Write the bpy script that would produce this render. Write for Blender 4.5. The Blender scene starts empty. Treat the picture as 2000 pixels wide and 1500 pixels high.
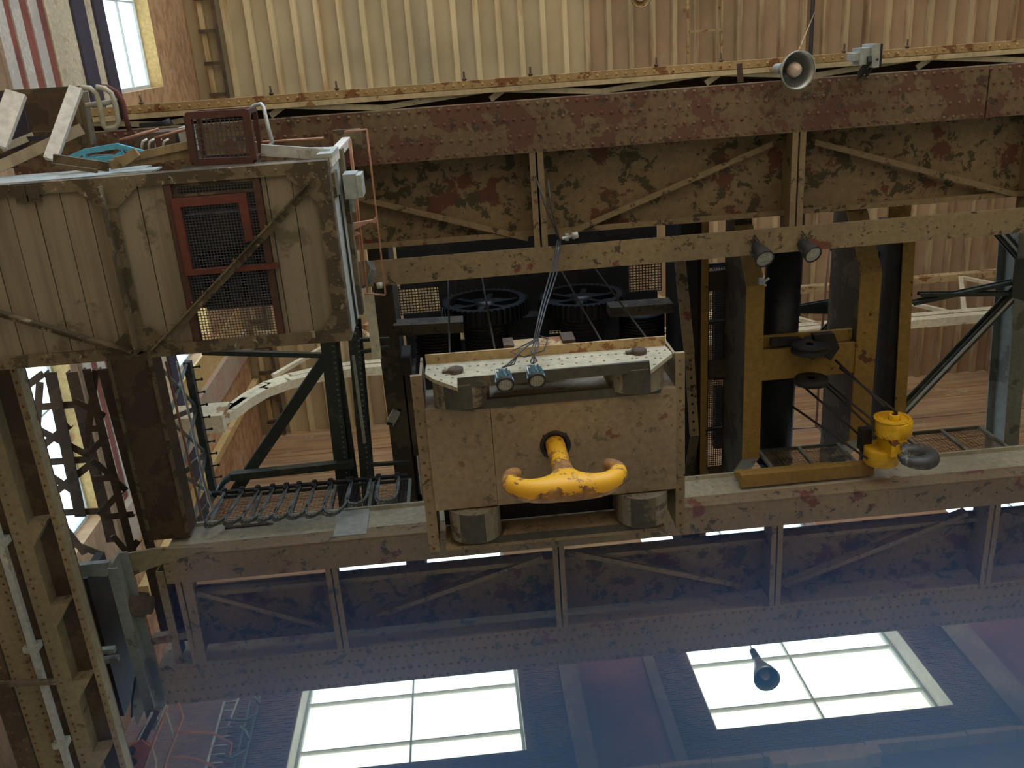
import bpy, bmesh, math, random
from mathutils import Vector, Matrix

random.seed(7)
SC = bpy.context.scene
COL = SC.collection
V = Vector

# ------------------------------------------------------------------ camera
# Layout traced from image pixels, then scaled up about the camera: one unit in the tables below is 2 m,
# x along the crane bridge, y towards the window wall, h above eye level.
U, EYE = 2.0, 1.6
F = 1797.83
RX = V((0.99517935, 0.06659882, -0.07199068))
RY = V((-0.08781674, 0.9319427, -0.35181105))
RZ = V((0.04366099, 0.35643708, 0.93329863))
cam_data = bpy.data.cameras.new('camera')
cam = bpy.data.objects.new('camera', cam_data)
COL.objects.link(cam)
cam_data.sensor_fit = 'HORIZONTAL'
cam_data.sensor_width = 36.0
cam_data.lens = F / 2000 * 36.0
cam_data.clip_end = 2000
m = Matrix((RX, -RY, -RZ)).transposed().to_4x4()
m.translation = (0, 0, EYE)
cam.matrix_world = m
SC.camera = cam

# ------------------------------------------------------------------ daylight
world = bpy.data.worlds.new('sky')
SC.world = world
world.use_nodes = True
bg = world.node_tree.nodes['Background']
bg.inputs[0].default_value = (0.60, 0.77, 1.0, 1)
bg.inputs[1].default_value = 9.0
sun_data = bpy.data.lights.new('sun', 'SUN')
sun = bpy.data.objects.new('sun', sun_data)
COL.objects.link(sun)
sun_data.energy = 10.0
sun_data.angle = 0.01
sun_data.color = (1.0, 0.90, 0.74)
sun.rotation_euler = V((-0.35, 0.64, -0.95)).to_track_quat('-Z', 'Y').to_euler()
SC.view_settings.view_transform = 'Standard'
SC.view_settings.look = 'None'
SC.view_settings.gamma = 1.0
SC.view_settings.exposure = -1.05
SC.view_settings.use_curve_mapping = False
SC.cycles.use_denoising = True
SC.cycles.max_bounces = 8
SC.cycles.diffuse_bounces = 5
SC.cycles.transparent_max_bounces = 12
SC.cycles.sample_clamp_indirect = 4.0
SC.cycles.caustics_reflective = False
SC.cycles.caustics_refractive = False


# ------------------------------------------------------------------ helpers
def ray(px, py):
    return RX * ((px - 1000) / F) + RY * ((py - 750) / F) + RZ


def Z(px, py, h):
    d = ray(px, py)
    return d * (h / d.z)


def Y(px, py, y):
    d = ray(px, py)
    return d * (y / d.y)


def X(px, py, x):
    d = ray(px, py)
    return d * (x / d.x)


def up(v, h):
    return V((v[0], v[1], h))


class MB:
    """collects shapes and becomes ONE mesh object"""

    def __init__(s):
        s.v, s.f, s.smooth = [], [], set()

    def add(s, vs, fs, smooth=False):
        o = len(s.v)
        s.v += [tuple(p) for p in vs]
        for f in fs:
            if smooth:
                s.smooth.add(len(s.f))
            s.f.append(tuple(i + o for i in f))
        return s

    def box(s, a, b):
        a = [q + random.uniform(-6e-4, 6e-4) for q in a]; b = [q + random.uniform(-6e-4, 6e-4) for q in b]
        x0, x1 = sorted((a[0], b[0])); y0, y1 = sorted((a[1], b[1])); z0, z1 = sorted((a[2], b[2]))
        return s.add([(x0, y0, z0), (x1, y0, z0), (x1, y1, z0), (x0, y1, z0), (x0, y0, z1), (x1, y0, z1), (x1, y1, z1), (x0, y1, z1)],
                     [(3, 2, 1, 0), (4, 5, 6, 7), (0, 1, 5, 4), (1, 2, 6, 5), (2, 3, 7, 6), (3, 0, 4, 7)])

    def ext(s, prof, p0, p1, upv=(0, 0, 1)):
        """extrude a closed profile (side, up) from p0 to p1"""
        upv = V(upv)
        jt = upv.normalized() * random.uniform(-6e-4, 6e-4)
        p0, p1 = V(p0) + jt, V(p1) + jt
        d = (p1 - p0).normalized()
        sd = d.cross(upv).normalized()
        u = sd.cross(d).normalized()
        n = len(prof)
        vs = [p0 + sd * a + u * b for a, b in prof] + [p1 + sd * a + u * b for a, b in prof]
        fs = [(i, (i + 1) % n, n + (i + 1) % n, n + i) for i in range(n)]
        fs += [tuple(range(n))[::-1], tuple(range(n, 2 * n))]
        return s.add(vs, fs)

    def bar(s, p0, p1, w, t, upv=(0, 0, 1)):
        return s.ext([(-w / 2, -t / 2), (w / 2, -t / 2), (w / 2, t / 2), (-w / 2, t / 2)], p0, p1, upv)

    def angle(s, p0, p1, w, h, t=0.012, upv=(0, 0, 1)):
        """L section: horizontal leg w to the side, vertical leg h up from its root"""
        q = 1 if w > 0 else -1
        return s.ext([(0, 0), (w, 0), (w, t), (q * t, t), (q * t, h), (0, h)], p0, p1, upv)

    def ibeam(s, p0, p1, w, h, t=0.02, upv=(0, 0, 1)):
        a = w / 2; c = t / 2
        return s.ext([(-a, 0), (a, 0), (a, t), (c, t), (c, h - t), (a, h - t), (a, h), (-a, h), (-a, h - t), (-c, h - t), (-c, t), (-a, t)], p0, p1, upv)

    def channel(s, p0, p1, w, h, t=0.015, upv=(0, 0, 1)):
        q = 1 if w > 0 else -1
        return s.ext([(0, 0), (w, 0), (w, t), (q * t, t), (q * t, h - t), (w, h - t), (w, h), (0, h)], p0, p1, upv)

    def rings(s, pts, rad, n=8, cap=True, smooth=True):
        """round tube through points, radius per point"""
        pts = [V(p) for p in pts]
        if not hasattr(rad, '__len__'):
            rad = [rad] * len(pts)
        vs, fs = [], []
        d0 = (pts[1] - pts[0]).normalized()
        ref = V((0, 0, 1)) if abs(d0.z) < 0.9 else V((0, 1, 0))
        a = d0.cross(ref).normalized()
        for i, p in enumerate(pts):
            q0 = pts[max(i - 1, 0)]; q1 = pts[min(i + 1, len(pts) - 1)]
            d = (q1 - q0).normalized()
            a = (a - d * a.dot(d)).normalized()
            b = d.cross(a)
            for k in range(n):
                an = 2 * math.pi * k / n
                vs.append(p + (a * math.cos(an) + b * math.sin(an)) * rad[i])
        for i in range(len(pts) - 1):
            for k in range(n):
                fs.append((i * n + k, i * n + (k + 1) % n, (i + 1) * n + (k + 1) % n, (i + 1) * n + k))
        s.add(vs, fs, smooth)
        if cap:
            o = len(s.v) - len(vs)
            s.f.append(tuple(o + k for k in range(n))[::-1])
            s.f.append(tuple(o + (len(pts) - 1) * n + k for k in range(n)))
        return s

    def tube(s, p0, p1, r, n=8):
        return s.rings([p0, p1], r, n)

    def lathe(s, prof, org, axis, n=24, smooth=True):
        """prof = (distance along axis, radius)"""
        org, axis = V(org), V(axis).normalized()
        ref = V((0, 0, 1)) if abs(axis.z) < 0.9 else V((0, 1, 0))
        a = axis.cross(ref).normalized(); b = axis.cross(a)
        vs = []
        for t, r in prof:
            for k in range(n):
                an = 2 * math.pi * k / n
                vs.append(org + axis * t + (a * math.cos(an) + b * math.sin(an)) * max(r, 1e-4))
        fs = []
        for i in range(len(prof) - 1):
            for k in range(n):
                fs.append((i * n + k, i * n + (k + 1) % n, (i + 1) * n + (k + 1) % n, (i + 1) * n + k))
        return s.add(vs, fs, smooth)

    def dome(s, p, r, nrm=(0, 0, -1)):
        """rivet head"""
        s.lathe([(0, r), (r * 0.5, r * 0.8), (r * 0.75, r * 0.3)], p, nrm, 7, False)
        s.f.append(tuple(range(len(s.v) - 7, len(s.v))))
        return s

    def poly(s, pts, off):
        """flat plate: polygon given thickness vector off"""
        n = len(pts); off = V(off)
        vs = [V(p) for p in pts] + [V(p) + off for p in pts]
        fs = [(i, (i + 1) % n, n + (i + 1) % n, n + i) for i in range(n)] + [tuple(range(n))[::-1], tuple(range(n, 2 * n))]
        return s.add(vs, fs)

    def grid(s, o, a, b, na, nb, t):
        """woven wire mesh panel from corner o along vectors a and b"""
        o, a, b = V(o), V(a), V(b)
        nrm = a.cross(b).normalized()
        for i in range(na + 1):
            p = o + a * (i / na); s.bar(p, p + b, t, t, nrm)
        for i in range(nb + 1):
            p = o + b * (i / nb) + nrm * t * 0.6; s.bar(p, p + a, t, t, nrm)
        return s


def W(p):
    return V((p[0] * U, p[1] * U, p[2] * U + EYE))  # every position is scaled up about the camera here


def props(o, label=None, cat=None, group=None, kind=None):
    if label: o['label'] = label
    if cat: o['category'] = cat
    if group: o['group'] = group
    if kind: o['kind'] = kind
    return o


def link(name, mb, mat, parent, base):
    me = bpy.data.meshes.new(name)
    b = W(base)
    me.from_pydata([W(p) - b for p in mb.v], [], mb.f)
    for i in mb.smooth:
        me.polygons[i].use_smooth = True
    me.materials.append(mat)
    bm = bmesh.new(); bm.from_mesh(me)
    bmesh.ops.recalc_face_normals(bm, faces=bm.faces)
    bm.to_mesh(me); bm.free()
    o = bpy.data.objects.new(name, me)
    COL.objects.link(o)
    if parent is None:
        o.location = b
    else:
        o.parent = parent
        o.location = (0, 0, 0)
    return o


def thing(name, label, cat, base, group=None):
    o = bpy.data.objects.new(name, None)
    COL.objects.link(o)
    o.empty_display_size = 0.2
    o.location = W(base)
    o['_b'] = tuple(base)
    return props(o, label, cat, group)


def base_of(o):
    while o.parent is not None:
        o = o.parent
    return V(o['_b'])


def part(root, name, mb, mat, label=None, kind=None):
    o = link(name, mb, mat, root, base_of(root))
    return props(o, label, None, None, kind)


def solo(name, mb, mat, label, cat, base, group=None, kind=None):
    o = link(name, mb, mat, None, base)
    o['_b'] = tuple(base)
    return props(o, label, cat, group, kind)


def structure(name, mb, mat, base=(0, 0, 0)):
    o = link(name, mb, mat, None, base)
    o['_b'] = tuple(base)
    o['kind'] = 'structure'
    return o


# ------------------------------------------------------------------ materials
def nodes(name):
    mt = bpy.data.materials.new(name)
    mt.use_nodes = True
    nt = mt.node_tree
    return mt, nt, nt.nodes['Principled BSDF'], nt.nodes.new, nt.links.new


def ramp(nt, inp, stops, const=False):
    r = nt.nodes.new('ShaderNodeValToRGB')
    el = r.color_ramp.elements
    el[0].position, el[0].color = stops[0][0], (*stops[0][1], 1)
    el[1].position, el[1].color = stops[-1][0], (*stops[-1][1], 1)
    for p, c in stops[1:-1]:
        e = el.new(p); e.color = (*c, 1)
    nt.links.new(inp, r.inputs[0])
    return r.outputs[0]


def noise(nt, vec, scale, detail=6, rough=0.6, dist=0.0):
    n = nt.nodes.new('ShaderNodeTexNoise')
    n.inputs['Scale'].default_value = scale
    n.inputs['Detail'].default_value = detail
    n.inputs['Roughness'].default_value = rough
    n.inputs['Distortion'].default_value = dist
    nt.links.new(vec, n.inputs['Vector'])
    return n.outputs['Fac']


def mix(nt, fac, a, b, mode='MIX'):
    n = nt.nodes.new('ShaderNodeMix'); n.data_type = 'RGBA'; n.blend_type = mode
    for sock, val in ((n.inputs[0], fac), (n.inputs[6], a), (n.inputs[7], b)):
        if isinstance(val, (int, float)): sock.default_value = val
        elif isinstance(val, tuple): sock.default_value = (*val, 1)
        else: nt.links.new(val, sock)
    return n.outputs[2]


G0, G1 = (0, 0, 0), (1, 1, 1)


def paint(name, base, patch=None, amt=0.5, dark=None, damt=0.5, scale=0.9, rough=0.75, metal=0.0, bump=0.35, big=True):
    """paint on steel or wood: base coat, flaked patches showing the coat below, dark bare spots, grain"""
    mt, nt, bs, new, lk = nodes(name)
    tc = new('ShaderNodeTexCoord').outputs['Object']
    fine = noise(nt, tc, 9, 5, 0.6)
    col = mix(nt, 1.0, base, ramp(nt, fine, [(0.3, (0.75, 0.75, 0.75)), (0.7, (1.12, 1.1, 1.08))]), 'MULTIPLY')
    h = None
    if patch:
        n1 = noise(nt, tc, scale, 9, 0.68)
        t = 0.5 + (0.5 - amt) * 0.4
        m1 = ramp(nt, n1, [(t, G0), (t + 0.012, G1)])
        col = mix(nt, m1, col, patch); h = m1
    if dark:
        n2 = noise(nt, tc, scale * 2.6, 9, 0.7, 0.3)
        t = 0.5 + (0.5 - damt) * 0.4
        m2 = ramp(nt, n2, [(t, G0), (t + 0.02, G1)])
        col = mix(nt, m2, col, dark); h = m2 if h is None else mix(nt, 0.5, h, m2)
    if big:
        n3 = noise(nt, tc, 0.35, 3, 0.5)
        col = mix(nt, 1.0, col, ramp(nt, n3, [(0.35, (0.78, 0.77, 0.76)), (0.65, (1.1, 1.09, 1.06))]), 'MULTIPLY')
    lk(col, bs.inputs['Base Color'])
    bs.inputs['Roughness'].default_value = rough
    bs.inputs['Metallic'].default_value = metal
    if bump:
        b = new('ShaderNodeBump'); b.inputs['Strength'].default_value = bump; b.inputs['Distance'].default_value = 0.02
        lk(h if h is not None else fine, b.inputs['Height']); lk(b.outputs[0], bs.inputs['Normal'])
    return mt


def brick_mat(name, c1, c2, mortar, scale, axis):
    mt, nt, bs, new, lk = nodes(name)
    tc = new('ShaderNodeTexCoord').outputs['Object']
    sp = new('ShaderNodeSeparateXYZ'); lk(tc, sp.inputs[0])
    cb = new('ShaderNodeCombineXYZ')
    lk(sp.outputs[axis], cb.inputs[0]); lk(sp.outputs[2], cb.inputs[1])
    bt = new('ShaderNodeTexBrick'); lk(cb.outputs[0], bt.inputs['Vector'])
    bt.inputs['Scale'].default_value = 1.0
    bt.inputs['Brick Width'].default_value = 0.24; bt.inputs['Row Height'].default_value = 0.085
    bt.inputs['Mortar Size'].default_value = 0.006
    bt.inputs['Color1'].default_value = (*c1, 1); bt.inputs['Color2'].default_value = (*c2, 1); bt.inputs['Mortar'].default_value = (*mortar, 1)
    n3 = noise(nt, tc, 0.5, 6, 0.6)
    col = mix(nt, 1.0, bt.outputs[0], ramp(nt, n3, [(0.35, (0.65, 0.66, 0.68)), (0.65, (1.15, 1.1, 1.05))]), 'MULTIPLY')
    lk(col, bs.inputs['Base Color']); bs.inputs['Roughness'].default_value = 0.9
    b = new('ShaderNodeBump'); b.inputs['Strength'].default_value = 0.4; b.inputs['Distance'].default_value = 0.01
    lk(bt.outputs[1], b.inputs['Height']); b.invert = True; lk(b.outputs[0], bs.inputs['Normal'])
    return mt


def streak(name, base, streak_c, amt=0.5, axis=(6, 0.25, 6), rough=0.8, patch=None, pamt=0.4):
    """sheet or board with stains drawn out along y"""
    mt, nt, bs, new, lk = nodes(name)
    tc = new('ShaderNodeTexCoord').outputs['Object']
    mp = new('ShaderNodeMapping'); lk(tc, mp.inputs[0]); mp.inputs['Scale'].default_value = axis
    n1 = noise(nt, mp.outputs[0], 0.6, 8, 0.65)
    t = 0.5 + (0.5 - amt) * 0.4
    col = mix(nt, ramp(nt, n1, [(t - 0.06, G0), (t + 0.1, G1)]), base, streak_c)
    if patch:
        n2 = noise(nt, tc, 0.8, 9, 0.7)
        t = 0.5 + (0.5 - pamt) * 0.4
        col = mix(nt, ramp(nt, n2, [(t, G0), (t + 0.05, G1)]), col, patch)
    n3 = noise(nt, tc, 0.3, 3, 0.5)
    col = mix(nt, 1.0, col, ramp(nt, n3, [(0.35, (0.82, 0.82, 0.82)), (0.65, (1.1, 1.1, 1.1))]), 'MULTIPLY')
    lk(col, bs.inputs['Base Color']); bs.inputs['Roughness'].default_value = rough
    return mt


TAN = (0.31, 0.245, 0.15)
RED = (0.22, 0.062, 0.045)
DK = (0.085, 0.07, 0.045)
M = dict(
    flange=paint('peeling tan and red lead paint', (0.205, 0.15, 0.092), (0.145, 0.07, 0.052), 0.48, (0.075, 0.055, 0.038), 0.3, 1.3, 0.6),
    girder=paint('peeling tan paint', TAN, (0.20, 0.075, 0.052), 0.22, DK, 0.3, 1.3),
    girder_plate=paint('tan paint with bare patches', (0.31, 0.24, 0.145), (0.165, 0.07, 0.05), 0.34, (0.085, 0.078, 0.047), 0.40, 1.3),
    rivet=paint('rivet paint', (0.22, 0.14, 0.08), (0.16, 0.06, 0.045), 0.5, None, 0, 1.2, bump=0),
    cream=paint('cream painted steel', (0.52, 0.52, 0.42), (0.30, 0.17, 0.09), 0.16, (0.22, 0.2, 0.15), 0.18, 1.4),
    cream_rust=paint('rusty cream chord', (0.50, 0.37, 0.19), (0.26, 0.12, 0.05), 0.4, None, 0, 1.5),
    roof_white=paint('cream roof steel', (0.66, 0.58, 0.40), (0.35, 0.2, 0.09), 0.25, None, 0, 1.0),
    board=streak('painted deck boards', (0.33, 0.285, 0.21), (0.25, 0.21, 0.15), 0.45, (9, 0.4, 9), patch=(0.17, 0.15, 0.105), pamt=0.28),
    cab_steel=paint('worn dark angle', (0.20, 0.165, 0.105), (0.085, 0.07, 0.045), 0.5, (0.40, 0.36, 0.27), 0.2, 2.2),
    cab_side=paint('pale blue grey sheet', (0.46, 0.51, 0.48), (0.30, 0.28, 0.22), 0.24, None, 0, 1.5),
    red=paint('dull red paint', (0.16, 0.05, 0.038), (0.12, 0.045, 0.035), 0.35, None, 0, 2.0),
    wire=paint('mesh wire', (0.12, 0.12, 0.13), None, 0, None, 0, rough=0.5, metal=0.6, bump=0, big=False),
    copper=paint('salmon conduit', (0.52, 0.27, 0.17), None, 0, None, 0, rough=0.5, bump=0, big=False),
    salmon=paint('salmon plate', (0.58, 0.32, 0.24), None, 0, None, 0, rough=0.6, bump=0, big=False),
    grey=paint('grey enclosure', (0.42, 0.47, 0.46), None, 0, None, 0, rough=0.5, bump=0, big=False),
    galv=paint('galvanised steel', (0.62, 0.68, 0.70), (0.42, 0.40, 0.34), 0.25, None, 0, rough=0.4, metal=0.3, bump=0.1),
    white=paint('flaking white paint', (0.78, 0.76, 0.68), (0.35, 0.20, 0.10), 0.25, (0.35, 0.33, 0.3), 0.2, 1.6),
    blue=paint('light blue paint', (0.12, 0.50, 0.72), None, 0, (0.06, 0.25, 0.38), 0.2, 2.0),
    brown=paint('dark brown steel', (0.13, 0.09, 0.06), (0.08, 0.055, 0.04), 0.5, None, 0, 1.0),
    timber=streak('weathered timber', (0.42, 0.34, 0.21), (0.30, 0.23, 0.14), 0.5, (6, 1, 6)),
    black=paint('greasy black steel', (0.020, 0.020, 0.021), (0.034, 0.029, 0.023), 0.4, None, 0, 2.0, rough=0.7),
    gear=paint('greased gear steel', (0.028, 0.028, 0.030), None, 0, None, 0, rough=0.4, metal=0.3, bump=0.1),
    drum=paint('blue black drum', (0.035, 0.045, 0.06), None, 0, (0.02, 0.02, 0.025), 0.3, 2.0, rough=0.45, metal=0.3, bump=0.1),
    trolley=paint('dirty and shaded trolley steel', (0.13, 0.105, 0.07), (0.06, 0.048, 0.036), 0.5, None, 0, 0.8),
    steel_pale=paint('pale green grey steel', (0.25, 0.28, 0.26), (0.13, 0.14, 0.12), 0.35, None, 0, 1.2, rough=0.5),
    block=paint('hook block paint', (0.36, 0.285, 0.19), (0.24, 0.11, 0.06), 0.16, (0.20, 0.155, 0.10), 0.3, 1.6, bump=0.15),
    block_white=paint('cream block plate', (0.47, 0.43, 0.30), (0.30, 0.17, 0.09), 0.16, (0.25, 0.22, 0.17), 0.12, 1.4),
    guard=paint('grey sheave guard', (0.27, 0.25, 0.19), (0.17, 0.125, 0.08), 0.4, (0.10, 0.085, 0.065), 0.3, 1.0, bump=0.15),
    stripe=paint('dark worn stripe', (0.085, 0.085, 0.075), (0.16, 0.13, 0.09), 0.3, None, 0, 1.4, bump=0.1),
    yellow=paint('yellow trolley paint', (0.40, 0.26, 0.07), (0.15, 0.075, 0.035), 0.2, (0.10, 0.06, 0.03), 0.14, 1.2),
    hook=paint('yellow hook with worn rust', (0.86, 0.43, 0.02), (0.25, 0.11, 0.045), 0.33, (0.16, 0.075, 0.03), 0.26, 2.4, rough=0.5),
    aux_yellow=paint('bright yellow paint', (0.88, 0.52, 0.015), (0.22, 0.07, 0.03), 0.16, (0.16, 0.1, 0.03), 0.14, 1.3, rough=0.45),
    forged=paint('forged dark steel', (0.10, 0.11, 0.12), (0.30, 0.31, 0.30), 0.32, None, 0, 3.0, rough=0.5, metal=0.4),
    rope=paint('wire rope', (0.04, 0.037, 0.033), None, 0, None, 0, rough=0.6, metal=0.3, bump=0, big=False),
    green=paint('dark green steel', (0.055, 0.075, 0.065), (0.10, 0.11, 0.09), 0.35, None, 0, 1.0, rough=0.5),
    greengrey=paint('green grey handrail', (0.22, 0.28, 0.27), (0.10, 0.11, 0.10), 0.35, None, 0, 1.5, rough=0.5),
    cable=paint('grey flat cable', (0.17, 0.20, 0.21), None, 0, None, 0, rough=0.4, bump=0, big=False),
    cord=paint('dark power cord', (0.06, 0.065, 0.07), None, 0, None, 0, rough=0.45, bump=0, big=False),
    lamp=paint('teal lamp body', (0.16, 0.27, 0.29), None, 0, None, 0, rough=0.3, metal=0.6, bump=0, big=False),
    lens=paint('led lens', (0.35, 0.36, 0.35), None, 0, None, 0, rough=0.25, bump=0, big=False),
    glass_white=paint('opal floodlight glass', (0.80, 0.86, 0.84), None, 0, None, 0, rough=0.2, bump=0, big=False),
    alu=paint('spun aluminium reflector', (0.45, 0.50, 0.52), None, 0, None, 0, rough=0.35, metal=0.7, bump=0, big=False),
    bulb=paint('pink white bulb', (0.80, 0.66, 0.58), None, 0, None, 0, rough=0.2, bump=0, big=False),
    deck=streak('rust stained roof deck', (0.52, 0.435, 0.28), (0.46, 0.365, 0.225), 0.42, (0.6, 0.25, 1), patch=(0.45, 0.39, 0.27), pamt=0.2),
    deck_brown=streak('brown roof deck sheet', (0.43, 0.305, 0.195), (0.36, 0.235, 0.145), 0.42, (0.6, 0.25, 1), patch=(0.40, 0.31, 0.21), pamt=0.25),
    deck_grey=streak('grey dirty roof deck sheet', (0.49, 0.42, 0.29), (0.43, 0.36, 0.24), 0.45, (0.6, 0.25, 1), patch=(0.40, 0.37, 0.29), pamt=0.2),
    rib_brown=streak('brown roof deck rib', (0.52, 0.40, 0.24), (0.26, 0.15, 0.08), 0.42, (3, 0.3, 1)),
    rib=streak('roof deck rib', (0.68, 0.56, 0.33), (0.44, 0.28, 0.13), 0.36, (3, 0.3, 1)),
    wall_brown=streak('stained brown wall', (0.58, 0.36, 0.19), (0.40, 0.22, 0.11), 0.5, (0.35, 3, 5), patch=(0.52, 0.42, 0.3), pamt=0.25),
    brick=brick_mat('brick wall', (0.27, 0.17, 0.13), (0.19, 0.11, 0.10), (0.30, 0.26, 0.22), 1, 0),
    brick_left=brick_mat('left brick wall', (0.48, 0.31, 0.16), (0.38, 0.23, 0.12), (0.42, 0.34, 0.24), 1, 1),
    brick_piece=paint('red brown brick', (0.24, 0.145, 0.115), (0.17, 0.10, 0.09), 0.5, None, 0, 0.9, bump=0.1),
    brick_pale=paint('pale brick', (0.36, 0.30, 0.24), (0.27, 0.2, 0.16), 0.5, None, 0, 0.9, bump=0.1),
    brick_red=brick_mat('redder brick panel', (0.30, 0.13, 0.10), (0.23, 0.095, 0.085), (0.24, 0.15, 0.13), 1, 0),
    band_red=brick_mat('red brick band', (0.34, 0.10, 0.07), (0.26, 0.08, 0.06), (0.22, 0.09, 0.07), 1, 1),
    band_pale=paint('pale stone band', (0.68, 0.63, 0.55), (0.56, 0.52, 0.46), 0.5, None, 0, 0.8),
    band_lime=paint('limewashed rough band', (0.80, 0.71, 0.50), (0.60, 0.50, 0.34), 0.3, None, 0, 3.0),
    navy=paint('dark blue black steel', (0.06, 0.055, 0.09), None, 0, None, 0, bump=0),
    frame=paint('window frame', (0.70, 0.78, 0.80), None, 0, None, 0, rough=0.5, bump=0, big=False),
    reveal=paint('lit white reveal', (0.86, 0.87, 0.86), None, 0, None, 0, bump=0),
    wall_back_upper=streak('warm lit upper end wall', (0.47, 0.285, 0.14), (0.31, 0.175, 0.09), 0.5, (0.3, 3, 5), patch=(0.46, 0.34, 0.20), pamt=0.25),
    sunlit_yellow=paint('yellow sunlight tone on wall', (0.75, 0.55, 0.24), (0.60, 0.33, 0.16), 0.3, None, 0, 0.7),  # warm sunlight on the left wall put into the colour
    pink_wall=paint('pinkish plaster', (0.60, 0.42, 0.33), (0.50, 0.42, 0.32), 0.5, None, 0, 0.7),
    floor=paint('concrete floor', (0.46, 0.38, 0.27), (0.40, 0.33, 0.24), 0.5, None, 0, 0.3),
    ground=paint('dry pale ground', (0.50, 0.42, 0.30), None, 0, None, 0, bump=0),
    orange=paint('orange steel', (0.50, 0.17, 0.08), (0.36, 0.12, 0.06), 0.3, None, 0, 1.5),
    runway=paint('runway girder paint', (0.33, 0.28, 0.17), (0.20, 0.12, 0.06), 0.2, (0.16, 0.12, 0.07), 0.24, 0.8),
    runway_dark=paint('rusty and shaded dark steel', (0.14, 0.10, 0.065), (0.09, 0.065, 0.045), 0.5, None, 0, 1.2),
)


def hook_mat():
    '''yellow paint left in the bowl, worn to rust on the horn tips, the lower ridge and the shank foot'''
    mt, nt, bs, new, lk = nodes('yellow hook worn to rust')
    tc = new('ShaderNodeTexCoord').outputs['Object']
    sp = new('ShaderNodeSeparateXYZ'); lk(tc, sp.inputs[0])
    n1 = noise(nt, tc, 4.0, 9, 0.72)
    band = new('ShaderNodeMapRange'); lk(sp.outputs[2], band.inputs[0])
    lo = ramp(nt, band.outputs[0], [(0.0, (0.75, 0.75, 0.75)), (0.035, (0.66, 0.66, 0.66)), (0.065, (0.32, 0.32, 0.32)), (0.23, (0.32, 0.32, 0.32)), (0.30, (0.50, 0.50, 0.50)), (0.40, (0.64, 0.64, 0.64)), (0.5, (0.66, 0.66, 0.66)), (0.6, (0.5, 0.5, 0.5)), (0.8, (0.36, 0.36, 0.36))])
    band.inputs[1].default_value = -0.72; band.inputs[2].default_value = 0.9
    ad = new('ShaderNodeMath'); ad.operation = 'ADD'; mu = new('ShaderNodeMath'); mu.operation = 'MULTIPLY_ADD'; lk(n1, mu.inputs[0]); mu.inputs[1].default_value = 2.2; mu.inputs[2].default_value = -0.60
    lk(mu.outputs[0], ad.inputs[0]); lk(lo, ad.inputs[1])
    yy = new('ShaderNodeMapRange'); lk(sp.outputs[1], yy.inputs[0])
    yy.inputs[1].default_value = 0.02; yy.inputs[2].default_value = 0.07; yy.inputs[3].default_value = 0.0; yy.inputs[4].default_value = 0.42
    ad2 = new('ShaderNodeMath'); ad2.operation = 'ADD'; lk(ad.outputs[0], ad2.inputs[0]); lk(yy.outputs[0], ad2.inputs[1])
    f = ramp(nt, ad2.outputs[0], [(0.93, G0), (0.98, G1)])
    rust = ramp(nt, noise(nt, tc, 6, 6, 0.6), [(0.35, (0.20, 0.085, 0.04)), (0.65, (0.50, 0.25, 0.07))])
    lk(mix(nt, f, (0.90, 0.46, 0.02), rust), bs.inputs['Base Color'])
    bs.inputs['Roughness'].default_value = 0.5
    b = new('ShaderNodeBump'); b.inputs['Strength'].default_value = 0.3; b.inputs['Distance'].default_value = 0.01; b.invert = True
    lk(f, b.inputs['Height']); lk(b.outputs[0], bs.inputs['Normal'])
    return mt


M['hook'] = hook_mat()


def pane_mat():
    mt, nt, bs, new, lk = nodes('bleached window glass')
    out = nt.nodes['Material Output']
    tr = new('ShaderNodeBsdfTransparent'); tr.inputs[0].default_value = (0.93, 0.97, 0.97, 1)
    tl = new('ShaderNodeBsdfTranslucent'); tl.inputs[0].default_value = (0.9, 0.93, 0.93, 1)
    gl = new('ShaderNodeBsdfGlossy'); gl.inputs['Roughness'].default_value = 0.1
    m1 = new('ShaderNodeMixShader'); m1.inputs[0].default_value = 0.25
    lk(tr.outputs[0], m1.inputs[1]); lk(tl.outputs[0], m1.inputs[2])
    m2 = new('ShaderNodeMixShader'); m2.inputs[0].default_value = 0.04
    lk(m1.outputs[0], m2.inputs[1]); lk(gl.outputs[0], m2.inputs[2])
    lk(m2.outputs[0], out.inputs[0])
    return mt


M['pane'] = pane_mat()


# ================================================================== the hall
YW, XW, HC, HF = 8.36, -5.0, 20.0, -0.8
structure('floor', MB().box((-5.3, -16, HF - 0.1), (16, 8.78, HF)), M['floor'])
structure('ground', MB().box((-80, -80, HF - 0.3), (80, 80, HF - 0.12)), M['ground'])


def wall_cells(mb, u0, u1, h0, h1, holes, put):
    us = sorted({u0, u1, *[q for c in holes for q in c[:2]]}); hs = sorted({h0, h1, *[q for c in holes for q in c[2:]]})
    us = [q for q in us if u0 <= q <= u1]; hs = [q for q in hs if h0 <= q <= h1]
    for i in range(len(us) - 1):
        for j in range(len(hs) - 1):
            cu, ch = (us[i] + us[i + 1]) / 2, (hs[j] + hs[j + 1]) / 2
            if any(a < cu < b and c < ch < d for a, b, c, d in holes):
                continue
            put(us[i], us[i + 1], hs[j], hs[j + 1])


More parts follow.
